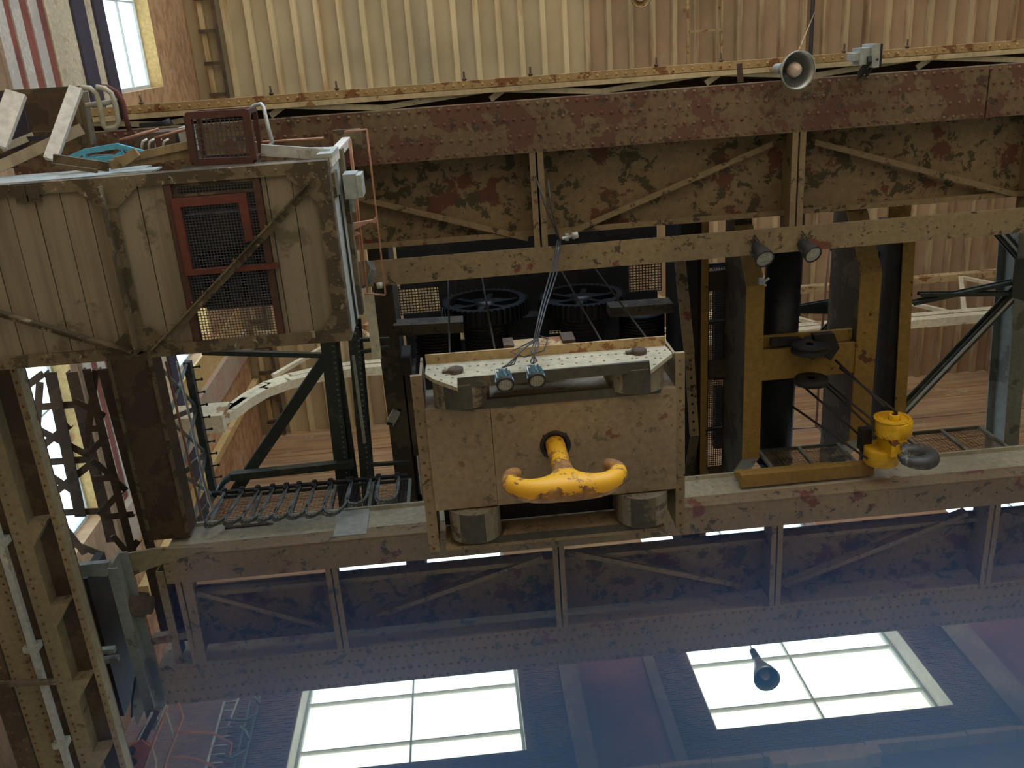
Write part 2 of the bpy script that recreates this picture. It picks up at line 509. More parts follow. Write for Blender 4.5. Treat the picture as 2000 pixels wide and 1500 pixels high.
BACK = [(-2.72, 0.29, 9.1, 11.7), (2.68, 5.75, 9.1, 11.7), (8.1, 11.1, 9.1, 11.7),
        (-2.72, 0.29, 1.0, 7.4), (2.68, 5.75, 1.0, 7.4), (8.1, 11.1, 1.0, 7.4),  # lower row out of view, added to throw blue light on the far girder
        (-2.72, 0.29, 13.3, 14.9), (2.68, 5.75, 13.3, 14.9), (8.1, 11.1, 13.3, 14.9)]
mb = MB()
wall_cells(mb, -5.3, 16, HF, HC + 0.4, BACK, lambda a, b, c, d: mb.box((a, YW, c), (b, YW + 0.42, d)))
wall_back = structure('wall_back', mb, M['brick'])
LEFT = [(-2.3, 0.49, 15.09, 17.55), (2.6, 5.25, 15.09, 17.55), (-6.6, -4.6, 15.09, 17.55), (2.3, 5.6, 9.0, 11.2), (-2.3, 0.6, 9.0, 11.2)]
mb = MB()
wall_cells(mb, -16, YW, HF, HC + 0.4, LEFT, lambda a, b, c, d: mb.box((XW - 0.3, a, c), (XW, b, d)))
wall_left = structure('wall_left', mb, M['brick_left'])
mb = MB()
wall_cells(mb, -16, 6.25, 17.55, HC, [], lambda a, b, c, d: mb.box((XW, a, c), (XW + 0.02, b, d)))
part(wall_left, 'cladding', mb, M['wall_brown'], 'rust stained brown cladding above the windows')
mb = MB()
wall_cells(mb, -16, 5.25, 14.9, 17.55, LEFT, lambda a, b, c, d: mb.box((XW, a, c), (XW + 0.02, b, d)))
part(wall_left, 'cladding', mb, M['wall_brown'])
structure('unseen_wall_right', MB().box((12.3, -10, HF), (12.6, YW, HC + 0.4)), M['brick_left'])  # unseen wall added to cut the light on the ceiling's right half
# horizontal bands below the high window
for i, (a, b, mt, lab) in enumerate([(11.77, 11.95, 'band_red', 'red brick band'), (11.95, 12.21, 'band_pale', 'pale stone band'), (12.21, 12.46, 'band_red', 'red brick band'),
                                     (12.46, 12.73, 'band_pale', 'pale stone band'), (12.73, 12.97, 'band_red', 'red brick band'), (12.97, 13.81, 'band_lime', 'rough limewashed band'),
                                     (13.81, 14.28, 'navy', 'dark blue black steel band'), (14.28, 14.66, 'band_lime', 'pale band'), (14.66, 15.07, 'navy', 'dark window sill band'), (11.5, 11.77, 'band_pale', 'pale stone band')]):
    d = 0.03 + 0.02 * (i % 2) + (0.06 if mt == 'navy' else 0)
    part(wall_left, 'wall_band', MB().box((XW, -16, a), (XW + d, 8.3, b)), M[mt], lab)
# vertical strips in the far left corner
part(wall_left, 'pilaster', MB().box((XW, 5.75, 11.5), (XW + 0.14, 6.3, HC)), M['pink_wall'], 'pinkish plaster pilaster')
part(wall_left, 'pilaster', MB().box((XW, 6.3, 11.5), (XW + 0.06, 6.95, HC)), M['wall_brown'])
part(wall_left, 'pilaster', MB().box((XW, 6.95, 11.5), (XW + 0.2, 7.1, HC)), M['sunlit_yellow'], 'edge strip coloured for warm sunlight')
part(wall_left, 'pilaster', MB().box((XW, 7.1, 11.5), (XW + 0.08, 8.34, HC)), M['wall_brown'])
part(wall_left, 'pilaster', MB().box((XW, 5.25, 14.9), (XW + 0.05, 5.75, HC)), M['sunlit_yellow'], 'strip beside the window coloured for warm sunlight')

mb = MB()
wall_cells(mb, XW, 16, 12.4, HC, BACK, lambda a, b, c, d: mb.box((a, YW - 0.02, c), (b, YW + 0.01, d)))
part(wall_back, 'plaster', mb, M['wall_back_upper'], 'upper brick wall coloured orange brown for warm light')  # upper brick, with its warm light put into the orange brown
for h in (15.6, 16.5, 17.6, 18.6):
    part(wall_back, 'course_band', MB().box((XW + 0.05, YW - 0.035, h), (16, YW, h + 0.35)), M['wall_back_upper'])
# bricks of the window wall, laid course by course
BL, BH = 0.12, 0.0425
bm_big = MB(); singles = []
rows = int((11.75 - 8.5) / BH)
for r in range(rows):
    h0 = 8.5 + r * BH
    x = -3.6 + (BL / 2 if r % 2 else 0)
    while x < 7.6:
        a, b, c, d = x + 0.004, x + BL - 0.004, h0 + 0.004, h0 + BH - 0.004
        if not any(e[0] - 0.02 < b and a < e[1] + 0.02 and e[2] - 0.02 < d and c < e[3] + 0.02 for e in BACK):
            pr = random.uniform(0.006, 0.016)
            if h0 < 9.06 and 2.2 < x < 6.3 and len(singles) < 300:
                singles.append((x, h0, pr))
            else:
                bm_big.box((a, YW - pr, c), (b, YW + 0.01, d))
        x += BL
part(wall_back, 'brickwork', bm_big, M['brick_piece'], None, 'stuff')
proto = None
for x, h0, pr in singles:
    if proto is None:
        proto = part(wall_back, 'brick', MB().box((0.004, YW - 0.012, 0.004), (BL - 0.004, YW + 0.01, BH - 0.004)), M['brick_piece'])
        proto_me = proto.data
        o = proto
    else:
        o = proto.copy(); COL.objects.link(o)
    o.location = (x * U, (0.012 - pr) * U, h0 * U)
for a, b in ((1.11, 2.04), (6.71, 8.0)):
    part(wall_back, 'brick_panel', MB().box((a, YW - 0.022, 8.5), (b, YW, 12.4)), M['brick_red'], 'redder brick panel')
for a, b in ((0.86, 1.11), (2.04, 2.19), (6.33, 6.71)):
    part(wall_back, 'pilaster', MB().box((a, YW - 0.09, 8.5), (b, YW + 0.02, 12.4)), M['brick_pale'], 'pale brick pilaster')
for i in range(12):
    x = 1.2 + i * 0.62
    part(wall_back, 'ledge_stone', MB().box((x, YW - 0.16 - 0.01 * (i % 2), 8.40), (x + 0.605, YW + 0.02, 8.47)), M['band_pale'])
part(wall_back, 'cornice', MB().box((3.1, YW - 0.22, 8.22), (4.4, YW + 0.02, 8.36)).box((3.25, YW - 0.26, 8.14), (4.2, YW + 0.02, 8.22)), M['band_pale'], 'stepped stone under the ledge')


def window(n, a, b, c, d, axis):
    """frame, bars and panes in an opening, set near the outer face"""
    q = (YW + 0.32) if axis == 'y' else (XW - 0.22)

    def bx(u0, u1, h0, h1, t0, t1):
        return ((u0, q + t0, h0), (u1, q + t1, h1)) if axis == 'y' else ((q - t1, u0, h0), (q - t0, u1, h1))
    w = 0.05
    f = MB()
    f.box(*bx(a, b, c, c + w, -0.03, 0.05)).box(*bx(a, b, d - w, d, -0.03, 0.05)).box(*bx(a, a + w, c, d, -0.03, 0.05)).box(*bx(b - w, b, c, d, -0.03, 0.05))
    r = structure('window_%d' % n, f, M['frame'], (a, q, c) if axis == 'y' else (q, a, c))
    mid = (a + b) / 2
    hs = [c + w, c + (d - c) * 0.27, c + (d - c) * 0.63, d - w] if d - c > 2 else [c + w, c + (d - c) * 0.5, d - w]
    part(r, 'mullion', MB().box(*bx(mid - 0.013, mid + 0.013, c + w, d - w, -0.02, 0.03)), M['frame'])
    for h in hs[1:-1]:
        part(r, 'glazing_bar', MB().box(*bx(a + w, b - w, h - 0.01, h + 0.01, -0.025, 0.035)), M['frame'])
    for i in range(len(hs) - 1):
        for u0, u1 in ((a + w, mid - 0.02), (mid + 0.02, b - w)):
            part(r, 'pane', MB().box(*bx(u0, u1, hs[i] + 0.012, hs[i + 1] - 0.012, 0.0, 0.006)), M['pane'])
    return r


for n, c in enumerate(BACK):
    window(n + 1, *c, 'y')
    if c[2] == 9.1:
        for u0, u1 in ((c[0], c[0] + 0.012), (c[1] - 0.012, c[1])):
            part(wall_back, 'window_jamb', MB().box((u0, YW - 0.01, c[2]), (u1, YW + 0.28, c[3])), M['reveal'], 'window jamb whitened for the daylight on it')  # daylight on the reveals put into the white colour
for n, c in enumerate(LEFT):
    window(n + 10, *c, 'x')
    a, b, c0, d0 = c
    part(wall_left, 'window_head', MB().box((XW - 0.2, a, d0 - 0.012), (XW + 0.03, b, d0)), M['sunlit_yellow'], 'window head coloured yellow for warm sunlight')

# ceiling of ribbed deck
ceiling = structure('ceiling', MB().box((-5.3, -16, HC + 0.06), (16, 8.78, HC + 0.3)), M['deck'])
x = -4.67
k = 0
while x < 12.0:
    dm_ = 'deck_brown' if x + random.uniform(-1.2, 1.2) > 2.2 else random.choice(('deck', 'deck', 'deck_grey'))  # browner sheets to the right, also imitating the window light fading out
    part(ceiling, 'deck_panel', MB().box((x + 0.004, -3, HC + 0.0 + 0.01 * (k % 3)), (x + 0.446, 8.36, HC + 0.06)), M[dm_])
    part(ceiling, 'deck_rib', MB().ext([(-0.07, 0), (0.07, 0), (0.05, -0.11), (-0.05, -0.11)], (x, -3, HC + 0.01), (x, 8.36, HC + 0.01)), M['rib_brown' if dm_ == 'deck_brown' else 'rib'])
    x += 0.45; k += 1
# brown rail with brackets along the left edge of the ceiling
e = MB().angle((-4.42, -3, HC - 0.2), (-4.42, 8.3, HC - 0.2), 0.07, 0.2, 0.02)
er = structure('trim_1', e, M['brown'], (-4.4, 0, HC - 0.2))
for i in range(19):
    y = -2.85 + i * 0.6
    part(er, 'bracket', MB().box((-4.75, y, HC - 0.19), (-4.42, y + 0.07, HC - 0.12)), M['brown'])
# cable tray under the ceiling, right of the middle
tr = structure('trim_2', MB().box((4.98, -3, HC - 0.3), (5.02, 1.6, HC - 0.25)).box((5.68, -3, HC - 0.3), (5.72, 1.6, HC - 0.25)), M['cream_rust'], (5, 0, HC - 0.3))
for i in range(6):
    part(tr, 'rung', MB().box((5.0, -2.4 + i * 0.66 - 0.02, HC - 0.29), (5.7, -2.4 + i * 0.66 + 0.02, HC - 0.26)), M['cream_rust'])
for xx in (5.0, 5.7):
    part(tr, 'hanger', MB().bar((xx, -0.2, HC - 0.27), (xx, -0.2, HC + 0.02), 0.03, 0.03, (0, 1, 0)), M['cream_rust'])
part(ceiling, 'conduit', MB().tube((7.62, -3, HC - 0.16), (7.62, 8.2, HC - 0.16), 0.045, 8), M['black'], 'black conduit on the roof deck')

# roof truss, cream, its lower chord bent down to the left wall
TY = 5.58
rt = thing('roof_truss', 'cream double-chord roof truss bending down to the left wall under the deck', 'truss', (0, TY, 16))
arch = [Y(px, py, TY) for px, py in ((760, 715), (690, 720), (620, 731), (565, 744), (520, 760), (485, 780), (455, 802), (432, 815))]
right = [V((12.28, TY, arch[0].z)), V((arch[0].x, TY, arch[0].z))]
for dz in (-0.13, 0.11):
    c = MB()
    pts = [right[0]] + arch
    for i in range(len(pts) - 1):
        a, b = pts[i], pts[i + 1]
        e = (b - a).normalized() * 0.02
        c.bar(a + V((0, 0, dz)) - e, b + V((0, 0, dz)) + e, 0.16, 0.19)
    part(rt, 'lower_chord', c, M['roof_white'])
part(rt, 'upper_chord', MB().bar((12.28, TY, 18.75), (-4.4, TY, 18.75), 0.14, 0.22), M['cream_rust'], 'rusty cream upper chord')
zx = -3.6
hi = True
while zx < 11:
    a = V((zx, TY, 16.1 if hi else 18.65)); b = V((zx + 1.3, TY, 18.65 if hi else 16.1))
    part(rt, 'diagonal', MB().bar(a, b, 0.09, 0.07, (0, 1, 0)), M['roof_white'])
    hi = not hi; zx += 1.3
for xx in (-3.6, -1.0, 1.6, 4.2, 6.8, 9.4):
    part(rt, 'post', MB().bar((xx, TY, 18.8), (xx, TY, 20.02), 0.1, 0.1, (0, 1, 0)), M['cream_rust'])
part(rt, 'wall_bracket', MB().box((XW, TY - 0.15, arch[-1].z - 0.3), (arch[-1].x + 0.1, TY + 0.15, arch[-1].z + 0.3)), M['roof_white'])


# ================================================================== bridge crane
def rivets(mb, x0, x1, step, y, h, r=0.016, n=(0, 0, -1), jit=0.0):
    x = x0
    while x < x1:
        mb.dome((x, y + random.uniform(-jit, jit), h), r, n); x += step


def bridge_girder(root, yo0, yo1, yi0, yi1, plate, xa, xb, xs, ht, diags, main_mat, seam, faces):
    """wide riveted bottom flange, web, walkway plates with brackets and diagonals, edge beam.
    s = +1 when the walkway lies on the +y side of the main web"""
    H = 8.0
    s = 1 if yi0 > yo0 else -1
    # bottom flange cover plates, split at the seam
    for a, b in ((xa, seam - 0.006), (seam + 0.006, xb)):
        part(root, 'flange_plate', MB().box((a, yo0, H), (b, yo1, H + 0.03)), main_mat)
    rv = MB()
    w = yo1 - yo0
    for i, q in enumerate((0.07, 0.34, 0.66, 0.93)):
        rivets(rv, xa + 0.04 + (i % 2) * 0.04, xb, 0.083, yo0 + w * q, H, 0.0165, jit=0.003)
    part(root, 'riveting', rv, M['rivet'], None, 'stuff')
    yc = (yo0 + yo1) / 2
    wb = MB()
    for q in (-0.12, 0.12):
        wb.box((xa, yc + q - 0.012, H + 0.03), (xb, yc + q + 0.012, ht))
    for q in (-1, 1):
        wb.angle((xa, yc + q * 0.13, H + 0.03), (xb, yc + q * 0.13, H + 0.03), -q * 0.09, 0.09, 0.015)
    part(root, 'main_web', wb, M['girder'])
    part(root, 'top_flange', MB().box((xa, yo0, ht), (xb, yo1, ht + 0.05)), M['girder'])
    # walkway plates, one per bay
    pa, pb = plate
    for i in range(len(xs) - 1):
        part(root, 'walkway_plate', MB().box((xs[i] + 0.004, pa, 8.35), (xs[i + 1] - 0.004, pb, 8.37)), M['girder_plate'])
    # edge beam along the inner side
    eb = MB()
    eb.box((xa + 0.35, yi0, H), (xb, yi1, H + 0.02))
    part(root, 'edge_flange', eb, M['girder'])
    yw = yi1 - 0.012 if s > 0 else yi0 + 0.012
    part(root, 'edge_web', MB().box((xa + 0.35, yw - 0.012, H + 0.02), (xb, yw + 0.012, 8.60)), faces)
    yl = yi0 if s > 0 else yi0
    if s < 0:
        part(root, 'edge_leg', MB().box((xa + 0.35, yi0 - 0.02, H), (xb, yi0 - 0.003, H + 0.2)), M['girder'])
    part(root, 'edge_top_flange', MB().box((xa + 0.35, yw - 0.05, 8.60), (xb, yw + 0.07, 8.63)), faces)
    # small angle under the plate beside the edge beam
    ya = pb - 0.02 if s > 0 else pa + 0.02
    part(root, 'plate_angle', MB().angle((xs[0], ya, 8.24), (xs[-1], ya, 8.24), s * 0.05, 0.11, 0.012), M['girder'])
    er = MB()
    rivets(er, xa + 0.4, xb, 0.16, (yi0 + yi1) / 2, H, 0.011)
    part(root, 'edge_riveting', er, M['rivet'], None, 'stuff')
    # double angle cross brackets
    y0, y1 = (yo1 - 0.0, yi1) if s > 0 else (yi0, yo0 + 0.0)
    for x in xs:
        g = MB()
        g.angle((x - 0.008, y0, H + 0.002), (x - 0.008, y1, H + 0.002), -0.052, 0.345, 0.012)
        g.angle((x + 0.008, y0, H + 0.002), (x + 0.008, y1, H + 0.002), 0.052, 0.345, 0.012)
        part(root, 'cross_bracket', g, M['girder'])
    for (a, b) in diags:
        part(root, 'diagonal_brace', MB().angle(a, b, 0.05, 0.1, 0.012), M['girder'])


g1 = thing('bridge_girder', 'riveted plate girder with peeling tan and red paint, above the panelled cab', 'crane girder', (0, 0.76, 8))
D = lambda a, b, h=8.22: (Z(*a, h), Z(*b, h))
bridge_girder(g1, 0.54, 0.97, 1.79, 2.02, (0.97, 1.755), -3.6, 9.0, (-3.6, -1.55, 0.72, 3.01, 5.27, 7.53), 9.65,
              [D((700, 393), (1030, 471)), D((1095, 468), (1512, 286)), D((1590, 283), (1985, 386)), D((2020, 380), (2400, 215))],
              M['flange'], 4.65, M['girder'])
g2 = thing('bridge_girder', 'riveted plate girder crossing in front of the two bright windows', 'crane girder', (0, 6.03, 8))
bridge_girder(g2, 5.80, 6.27, 4.55, 4.84, (5.10, 5.82), -3.5, 9.0, (-3.02, -1.55, 0.72, 2.96, 5.23, 7.5), 9.42,
              [D((382, 1162), (640, 1232)), D((1060, 1086), (735, 1200)), D((1106, 1083), (1440, 1148)), D((1890, 1000), (1530, 1143)), D((1955, 1008), (2300, 1090))],
              M['girder'], 6.4, M['cream'])
# left end of the far girder
part(g2, 'end_plate', MB().poly([Z(232, 1085, 8.0), Z(300, 1072, 8.0), Z(420, 1068, 8.0), Z(300, 1108, 8.0), Z(246, 1130, 8.0)], (0, 0, 0.03)), M['runway'], 'tan corner gusset')
part(g2, 'end_bracket', MB().angle(Z(352, 1112, 8.0), Z(388, 1302, 8.0), 0.09, 0.3, 0.015), M['girder'])
part(g2, 'end_bracket', MB().angle(Z(303, 1118, 8.05), Z(345, 1300, 8.05), 0.08, 0.3, 0.015), M['girder'])
part(g2, 'end_bracket', MB().angle(Z(290, 1262, 8.1), Z(380, 1245, 8.1), 0.08, 0.2, 0.015), M['girder'])
part(g2, 'dark_void_plate', MB().box((-3.5, 4.7, 8.42), (-3.03, 5.80, 8.44)), M['brown'], 'dark plate added for the shaded void at the girder end')  # added sheet standing in for the dark void behind the girder end
part(g2, 'step_bar', MB().bar(Z(440, 1032, 8.5), Z(520, 1025, 8.5), 0.035, 0.04).bar(Z(520, 1025, 8.5), Z(576, 1030, 8.5), 0.035, 0.04).bar(Z(495, 1028, 8.5), Z(497, 1042, 8.5), 0.03, 0.03).bar(Z(572, 1030, 8.5), Z(574, 1042, 8.5), 0.03, 0.03), M['brown'], 'dark brown step bar on the cream web')

# auxiliary lattice girder beyond the near girder
LY, LH = 0.40, 8.3
la = thing('lattice_girder', 'long cream lattice girder with a rusty riveted chord behind the near plate girder', 'crane girder', (0, LY, LH))
part(la, 'chord', MB().box((-3.6, LY - 0.035, LH), (9, LY + 0.03, LH + 0.03)).box((-3.6, LY + 0.02, LH + 0.03), (9, LY + 0.035, LH + 0.5)), M['cream_rust'])
rv = MB(); rivets(rv, -3.5, 9, 0.083, LY, LH, 0.013); part(la, 'riveting', rv, M['cream_rust'], None, 'stuff')
part(la, 'inner_angle', MB().box((-3.6, LY + 0.036, LH - 0.01), (9, LY + 0.075, LH + 0.02)), M['roof_white'], 'cream inner angle')
part(la, 'dark_backing', MB().box((-3.6, LY + 0.08, LH + 0.42), (9, 0.60, LH + 0.45)), M['brown'])  # added dark sheet imitating the dark gap behind the lacing
lx = -3.4
while lx < 8.6:
    part(la, 'lacing_bar', MB().bar((lx, LY + 0.05, LH + 0.03), (lx + 0.95, 0.535, LH + 0.03), 0.045, 0.02), M['cream'])
    part(la, 'lacing_bar', MB().bar((lx + 1.9, LY + 0.05, LH + 0.045), (lx + 0.95, 0.535, LH + 0.045), 0.045, 0.02), M['cream'])
    part(la, 'tie_bar', MB().bar((lx + 0.12, LY + 0.05, LH + 0.06), (lx - 0.02, 0.535, LH + 0.06), 0.05, 0.02), M['cream'])
    lx += 1.9
for px, py in ((278, 200), (532, 186), (660, 178), (770 * .4 + 600, 158), (1037, 150), (1282, 132), (1408, 118), (1648, 100), (1771, 92)):
    p = Z(px, py + 12, LH + 0.015); p.y = LY - 0.036
    st = MB()
    st.tube(p + V((0, 0.02, 0)), p + V((0, -0.075, 0)), 0.009, 6)
    st.lathe([(0, 0.012), (0.006, 0.02), (0.018, 0.02), (0.024, 0.01)], p + V((0, 0, 0)), (0, -1, 0), 8)
    part(la, 'stud', st, M['brown'])

# ------------------------------------------------------------------ end truck and walkway along it
et = thing('end_truck', 'dark brown box beam of the crane end truck running below the cab corner', 'end truck', (-3.14, 3.3, 8.3))
part(et, 'box_beam', MB().box((-3.33, 2.10, 8.3), (-2.95, 4.50, 8.6)), M['brown'])
rv = MB()
for q in (-3.30, -2.98):
    y = 2.1
    while y < 4.5:
        rv.dome((q, y, 8.3), 0.012); y += 0.11
part(et, 'riveting', rv, M['brown'], None, 'stuff')
part(et, 'cover_strip', MB().box((-3.345, 2.10, 8.285), (-3.31, 4.50, 8.3)).box((-2.97, 2.10, 8.285), (-2.935, 4.50, 8.3)), M['cab_steel'])

hr = thing('lattice_handrail', 'green grey lattice handrail with X bracing beside the dark end truck', 'handrail', Z(340, 880, 8.9))
A0, A1 = Z(303, 706, 8.72), Z(377, 1030, 8.72)
B0, B1 = Z(366, 706, 9.5), Z(419, 968, 9.5)
part(hr, 'lower_chord', MB().angle(A0, A1, 0.05, 0.06), M['greengrey'])
part(hr, 'upper_chord', MB().bar(B0, B1, 0.075, 0.09), M['green'], 'dark green upper chord')
for i in range(3):
    a, b = i / 3, (i + 1) / 3
    part(hr, 'lattice_bar', MB().bar(A0.lerp(A1, a), B0.lerp(B1, b), 0.03, 0.02), M['greengrey'])
    part(hr, 'lattice_bar', MB().bar(A0.lerp(A1, b), B0.lerp(B1, a), 0.03, 0.02), M['greengrey'])
    part(hr, 'lattice_post', MB().bar(A0.lerp(A1, b), B0.lerp(B1, b), 0.05, 0.05), M['green'])
part(hr, 'bright_tube', MB().rings([Z(346, 706, 9.0), Z(398, 940, 9.0), Z(417, 1005, 9.0), Z(409, 1030, 8.95)], 0.014, 8), M['galv'], 'bright galvanised tube')
part(hr, 'conduit', MB().tube(Z(324, 706, 8.8), Z(398, 1028, 8.85), 0.014, 8), M['copper'], 'thin copper coloured conduit')
for i in range(11):
    p = B0.lerp(B1, (i + 0.5) / 11)
    part(hr, 'peg', MB().tube(p, p + V((0.11, 0, 0.02)), 0.009, 6).lathe([(0, 0.018), (0.015, 0.018), (0.02, 0.005)], p + V((0.10, 0, 0.02)), (1, 0, 0), 6), M['black'])

# ------------------------------------------------------------------ runway girder on the left wall
RL = 7.0
rg = thing('runway_girder', 'long tan riveted runway girder with triangular gussets along the left wall', 'runway girder', (-3.7, 4, RL))
part(rg, 'edge_flange', MB().box((-3.565, 1.5, RL), (-3.51, 8.3, RL + 0.02)).box((-3.53, 1.5, RL + 0.02), (-3.51, 8.3, RL + 0.12)), M['runway'])
part(rg, 'side_web', MB().box((-3.80, 1.5, RL + 0.16), (-3.53, 8.3, RL + 0.18)), M['runway_dark'], 'recessed web coloured dark for its shaded side')  # shaded side of the girder put into the dark colour
part(rg, 'inner_flange', MB().box((-3.93, 1.5, RL + 0.02), (-3.78, 8.3, RL + 0.05)).box((-3.80, 1.5, RL + 0.05), (-3.78, 8.3, RL + 0.2)), M['runway'])
for y in (3.55, 4.35, 5.15, 5.95):
    part(rg, 'gusset', MB().poly([(-3.80, y, RL + 0.02), (-3.62, y - 0.015, RL + 0.03), (-3.80, y + 0.24, RL + 0.02)], (0, 0, 0.14)), M['runway'])
part(rg, 'outer_flange', MB().box((-4.28, 1.5, RL), (-4.07, 8.3, RL + 0.03)), M['runway'])
part(rg, 'rust_flange', MB().box((-4.46, 1.5, RL - 0.02), (-4.29, 8.3, RL + 0.05)), M['runway_dark'], 'rusty dark riveted flange')
part(rg, 'main_web', MB().box((-4.2, 1.5, RL + 0.05), (-3.9, 8.3, RL + 0.55)), M['runway_dark'])
rv = MB()
for q, h, st in ((-3.54, RL, 0.1), (-3.88, RL + 0.02, 0.09), (-4.1, RL, 0.08), (-4.25, RL, 0.08), (-4.33, RL - 0.02, 0.1), (-4.41, RL - 0.02, 0.1)):
    y = 2.0
    while y < 8.2:
        rv.dome((q, y, h), 0.013); y += st
part(rg, 'riveting', rv, M['rivet'], None, 'stuff')
part(rg, 'cross_bar', MB().bar(Z(-40, 1338, 6.86), Z(112, 1331, 6.86), 0.035, 0.05), M['cab_steel'], 'grey cross bar')
cp = thing('conductor_rail', 'bright bluish conductor rail clamped under the runway girder', 'rail', (-3.97, 4, RL - 0.1))
part(cp, 'rail', MB().bar((-3.985, 1.5, RL - 0.06), (-3.985, 8.3, RL - 0.06), 0.055, 0.05), M['galv'])
for y in (2.6, 3.65, 4.7, 5.75, 6.8):
    part(cp, 'clamp', MB().box((-4.06, y - 0.03, RL - 0.09), (-3.935, y + 0.03, RL + 0.015)), M['cab_side'])

# end carriage between runway and bridge
ec = thing('end_carriage', 'grey channel framed end carriage with dark wheel box at the girder end', 'end carriage', (-3.4, 5.3, 7.6))
part(ec, 'channel', MB().channel(Z(208, 1112, 7.6), Z(292, 1425, 7.6), 0.10, 0.3, 0.02), M['steel_pale'], 'light grey channel')
part(ec, 'wheel_box', MB().box(Z(170, 1130, 8.0), up(Z(225, 1400, 8.0), 8.5)), M['black'])
for a, b in (((140, 1108), (215, 1100)), ((148, 1118), (210, 1118)), ((190, 1272), (225, 1268)), ((196, 1290), (232, 1286))):
    part(ec, 'channel_tie', MB().bar(Z(*a, 7.5), Z(*b, 7.5), 0.05, 0.06), M['steel_pale'])
mt_ = MB()
mt_.lathe([(0, 0.02), (0, 0.16), (0.05, 0.16), (0.05, 0.12), (0.22, 0.12), (0.22, 0.09), (0.28, 0.09), (0.28, 0.01)], Z(240, 1180, 7.9), (1, 0.15, 0), 18)
mt_.box(Z(235, 1205, 7.9), up(Z(275, 1240, 7.9), 8.05))
part(ec, 'drive_motor', mt_, M['brown'], 'brown drive motor')
part(ec, 'corner_plate', MB().poly([Z(262, 1320, 7.9), Z(292, 1365, 7.9), Z(268, 1418, 7.9), Z(256, 1385, 7.9)], (0, 0, 0.05)), M['cab_side'], 'pale rust edged corner plate')
part(ec, 'cable', MB().rings([Z(272, 1300, 7.8), Z(264, 1330, 7.8), Z(258, 1370, 7.8), Z(257, 1400, 7.8)], 0.012, 6), M['black'])

# lattice trusses standing above the runway, in front of the left windows
ltr = thing('lattice_truss', 'dark box lattice truss silhouetted against the bright window, beside the dark end truck', 'truss', Z(120, 880, 9.5))


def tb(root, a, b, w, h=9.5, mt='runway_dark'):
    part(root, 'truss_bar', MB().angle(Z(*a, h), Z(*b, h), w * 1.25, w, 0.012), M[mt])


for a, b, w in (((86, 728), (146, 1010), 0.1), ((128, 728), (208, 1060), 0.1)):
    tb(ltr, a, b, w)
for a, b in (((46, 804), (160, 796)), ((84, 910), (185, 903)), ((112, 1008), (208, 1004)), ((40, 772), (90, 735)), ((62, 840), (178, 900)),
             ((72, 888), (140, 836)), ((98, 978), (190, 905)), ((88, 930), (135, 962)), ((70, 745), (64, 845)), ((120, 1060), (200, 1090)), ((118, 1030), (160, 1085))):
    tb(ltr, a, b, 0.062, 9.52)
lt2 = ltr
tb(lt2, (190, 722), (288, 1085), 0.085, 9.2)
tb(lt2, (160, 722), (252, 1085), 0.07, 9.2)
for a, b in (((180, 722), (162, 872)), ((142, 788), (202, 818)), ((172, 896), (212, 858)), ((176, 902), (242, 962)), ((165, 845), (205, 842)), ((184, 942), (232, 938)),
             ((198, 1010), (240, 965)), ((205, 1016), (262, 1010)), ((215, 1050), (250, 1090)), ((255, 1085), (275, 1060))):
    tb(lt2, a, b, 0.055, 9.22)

# ------------------------------------------------------------------ green cross ties between the girders
ct = thing('cross_tie', 'dark green riveted cross tie with a long diagonal, above the festoon cable on the left', 'cross tie', Z(680, 840, 9.4))
for a, b, w in (((637, 640), (679, 1015), 0.16), ((689, 640), (722, 1015), 0.12)):
    part(ct, 'tie_beam', MB().ibeam(Z(*a, 9.4), Z(*b, 9.4), w, 0.35, 0.02), M['green'])
part(ct, 'tie_plate', MB().box(Z(660, 655, 9.5), up(Z(700, 1005, 9.5), 9.52)), M['green'])
rv = MB()
for a, b in (((650, 665), (684, 1000)), ((700, 665), (724, 1000))):
    p, q = Z(*a, 9.4), Z(*b, 9.4)
    for i in range(34):
        rv.dome(p.lerp(q, i / 33), 0.012)
part(ct, 'riveting', rv, M['greengrey'], None, 'stuff')
part(ct, 'diagonal', MB().ibeam(Z(644, 690, 9.45), Z(455, 968, 9.45), 0.12, 0.12), M['green'])
part(ct, 'strut', MB().bar(Z(452, 930, 9.35), Z(690, 905, 9.35), 0.08, 0.1), M['green'])
part(ct, 'strut', MB().rings([Z(452, 930, 9.35), Z(436, 942, 9.35), Z(426, 965, 9.35)], 0.04, 8), M['green'])
part(ct, 'strut', MB().bar(Z(395, 688, 9.45), Z(640, 694, 9.45), 0.05, 0.06), M['green'])
part(ct, 'rail_edge', MB().bar(Z(690, 695, 9.36), Z(712, 865, 9.36), 0.03, 0.04), M['cab_side'], 'pale edge strip')
for a, b in (((690, 664), (760, 662)), ((690, 690), (760, 678)), ((720, 908), (800, 902))):
    part(ct, 'strut', MB().bar(Z(*a, 9.5), Z(*b, 9.5), 0.035, 0.05), M['green'])
a, b = Y(662, 1003, 4.545), Y(716, 1046, 4.545)
part(g2, 'splice_plate', MB().box((a.x, 4.52, b.z), (b.x, 4.555, a.z)), M['grey'], 'grey splice plate on the cream web')

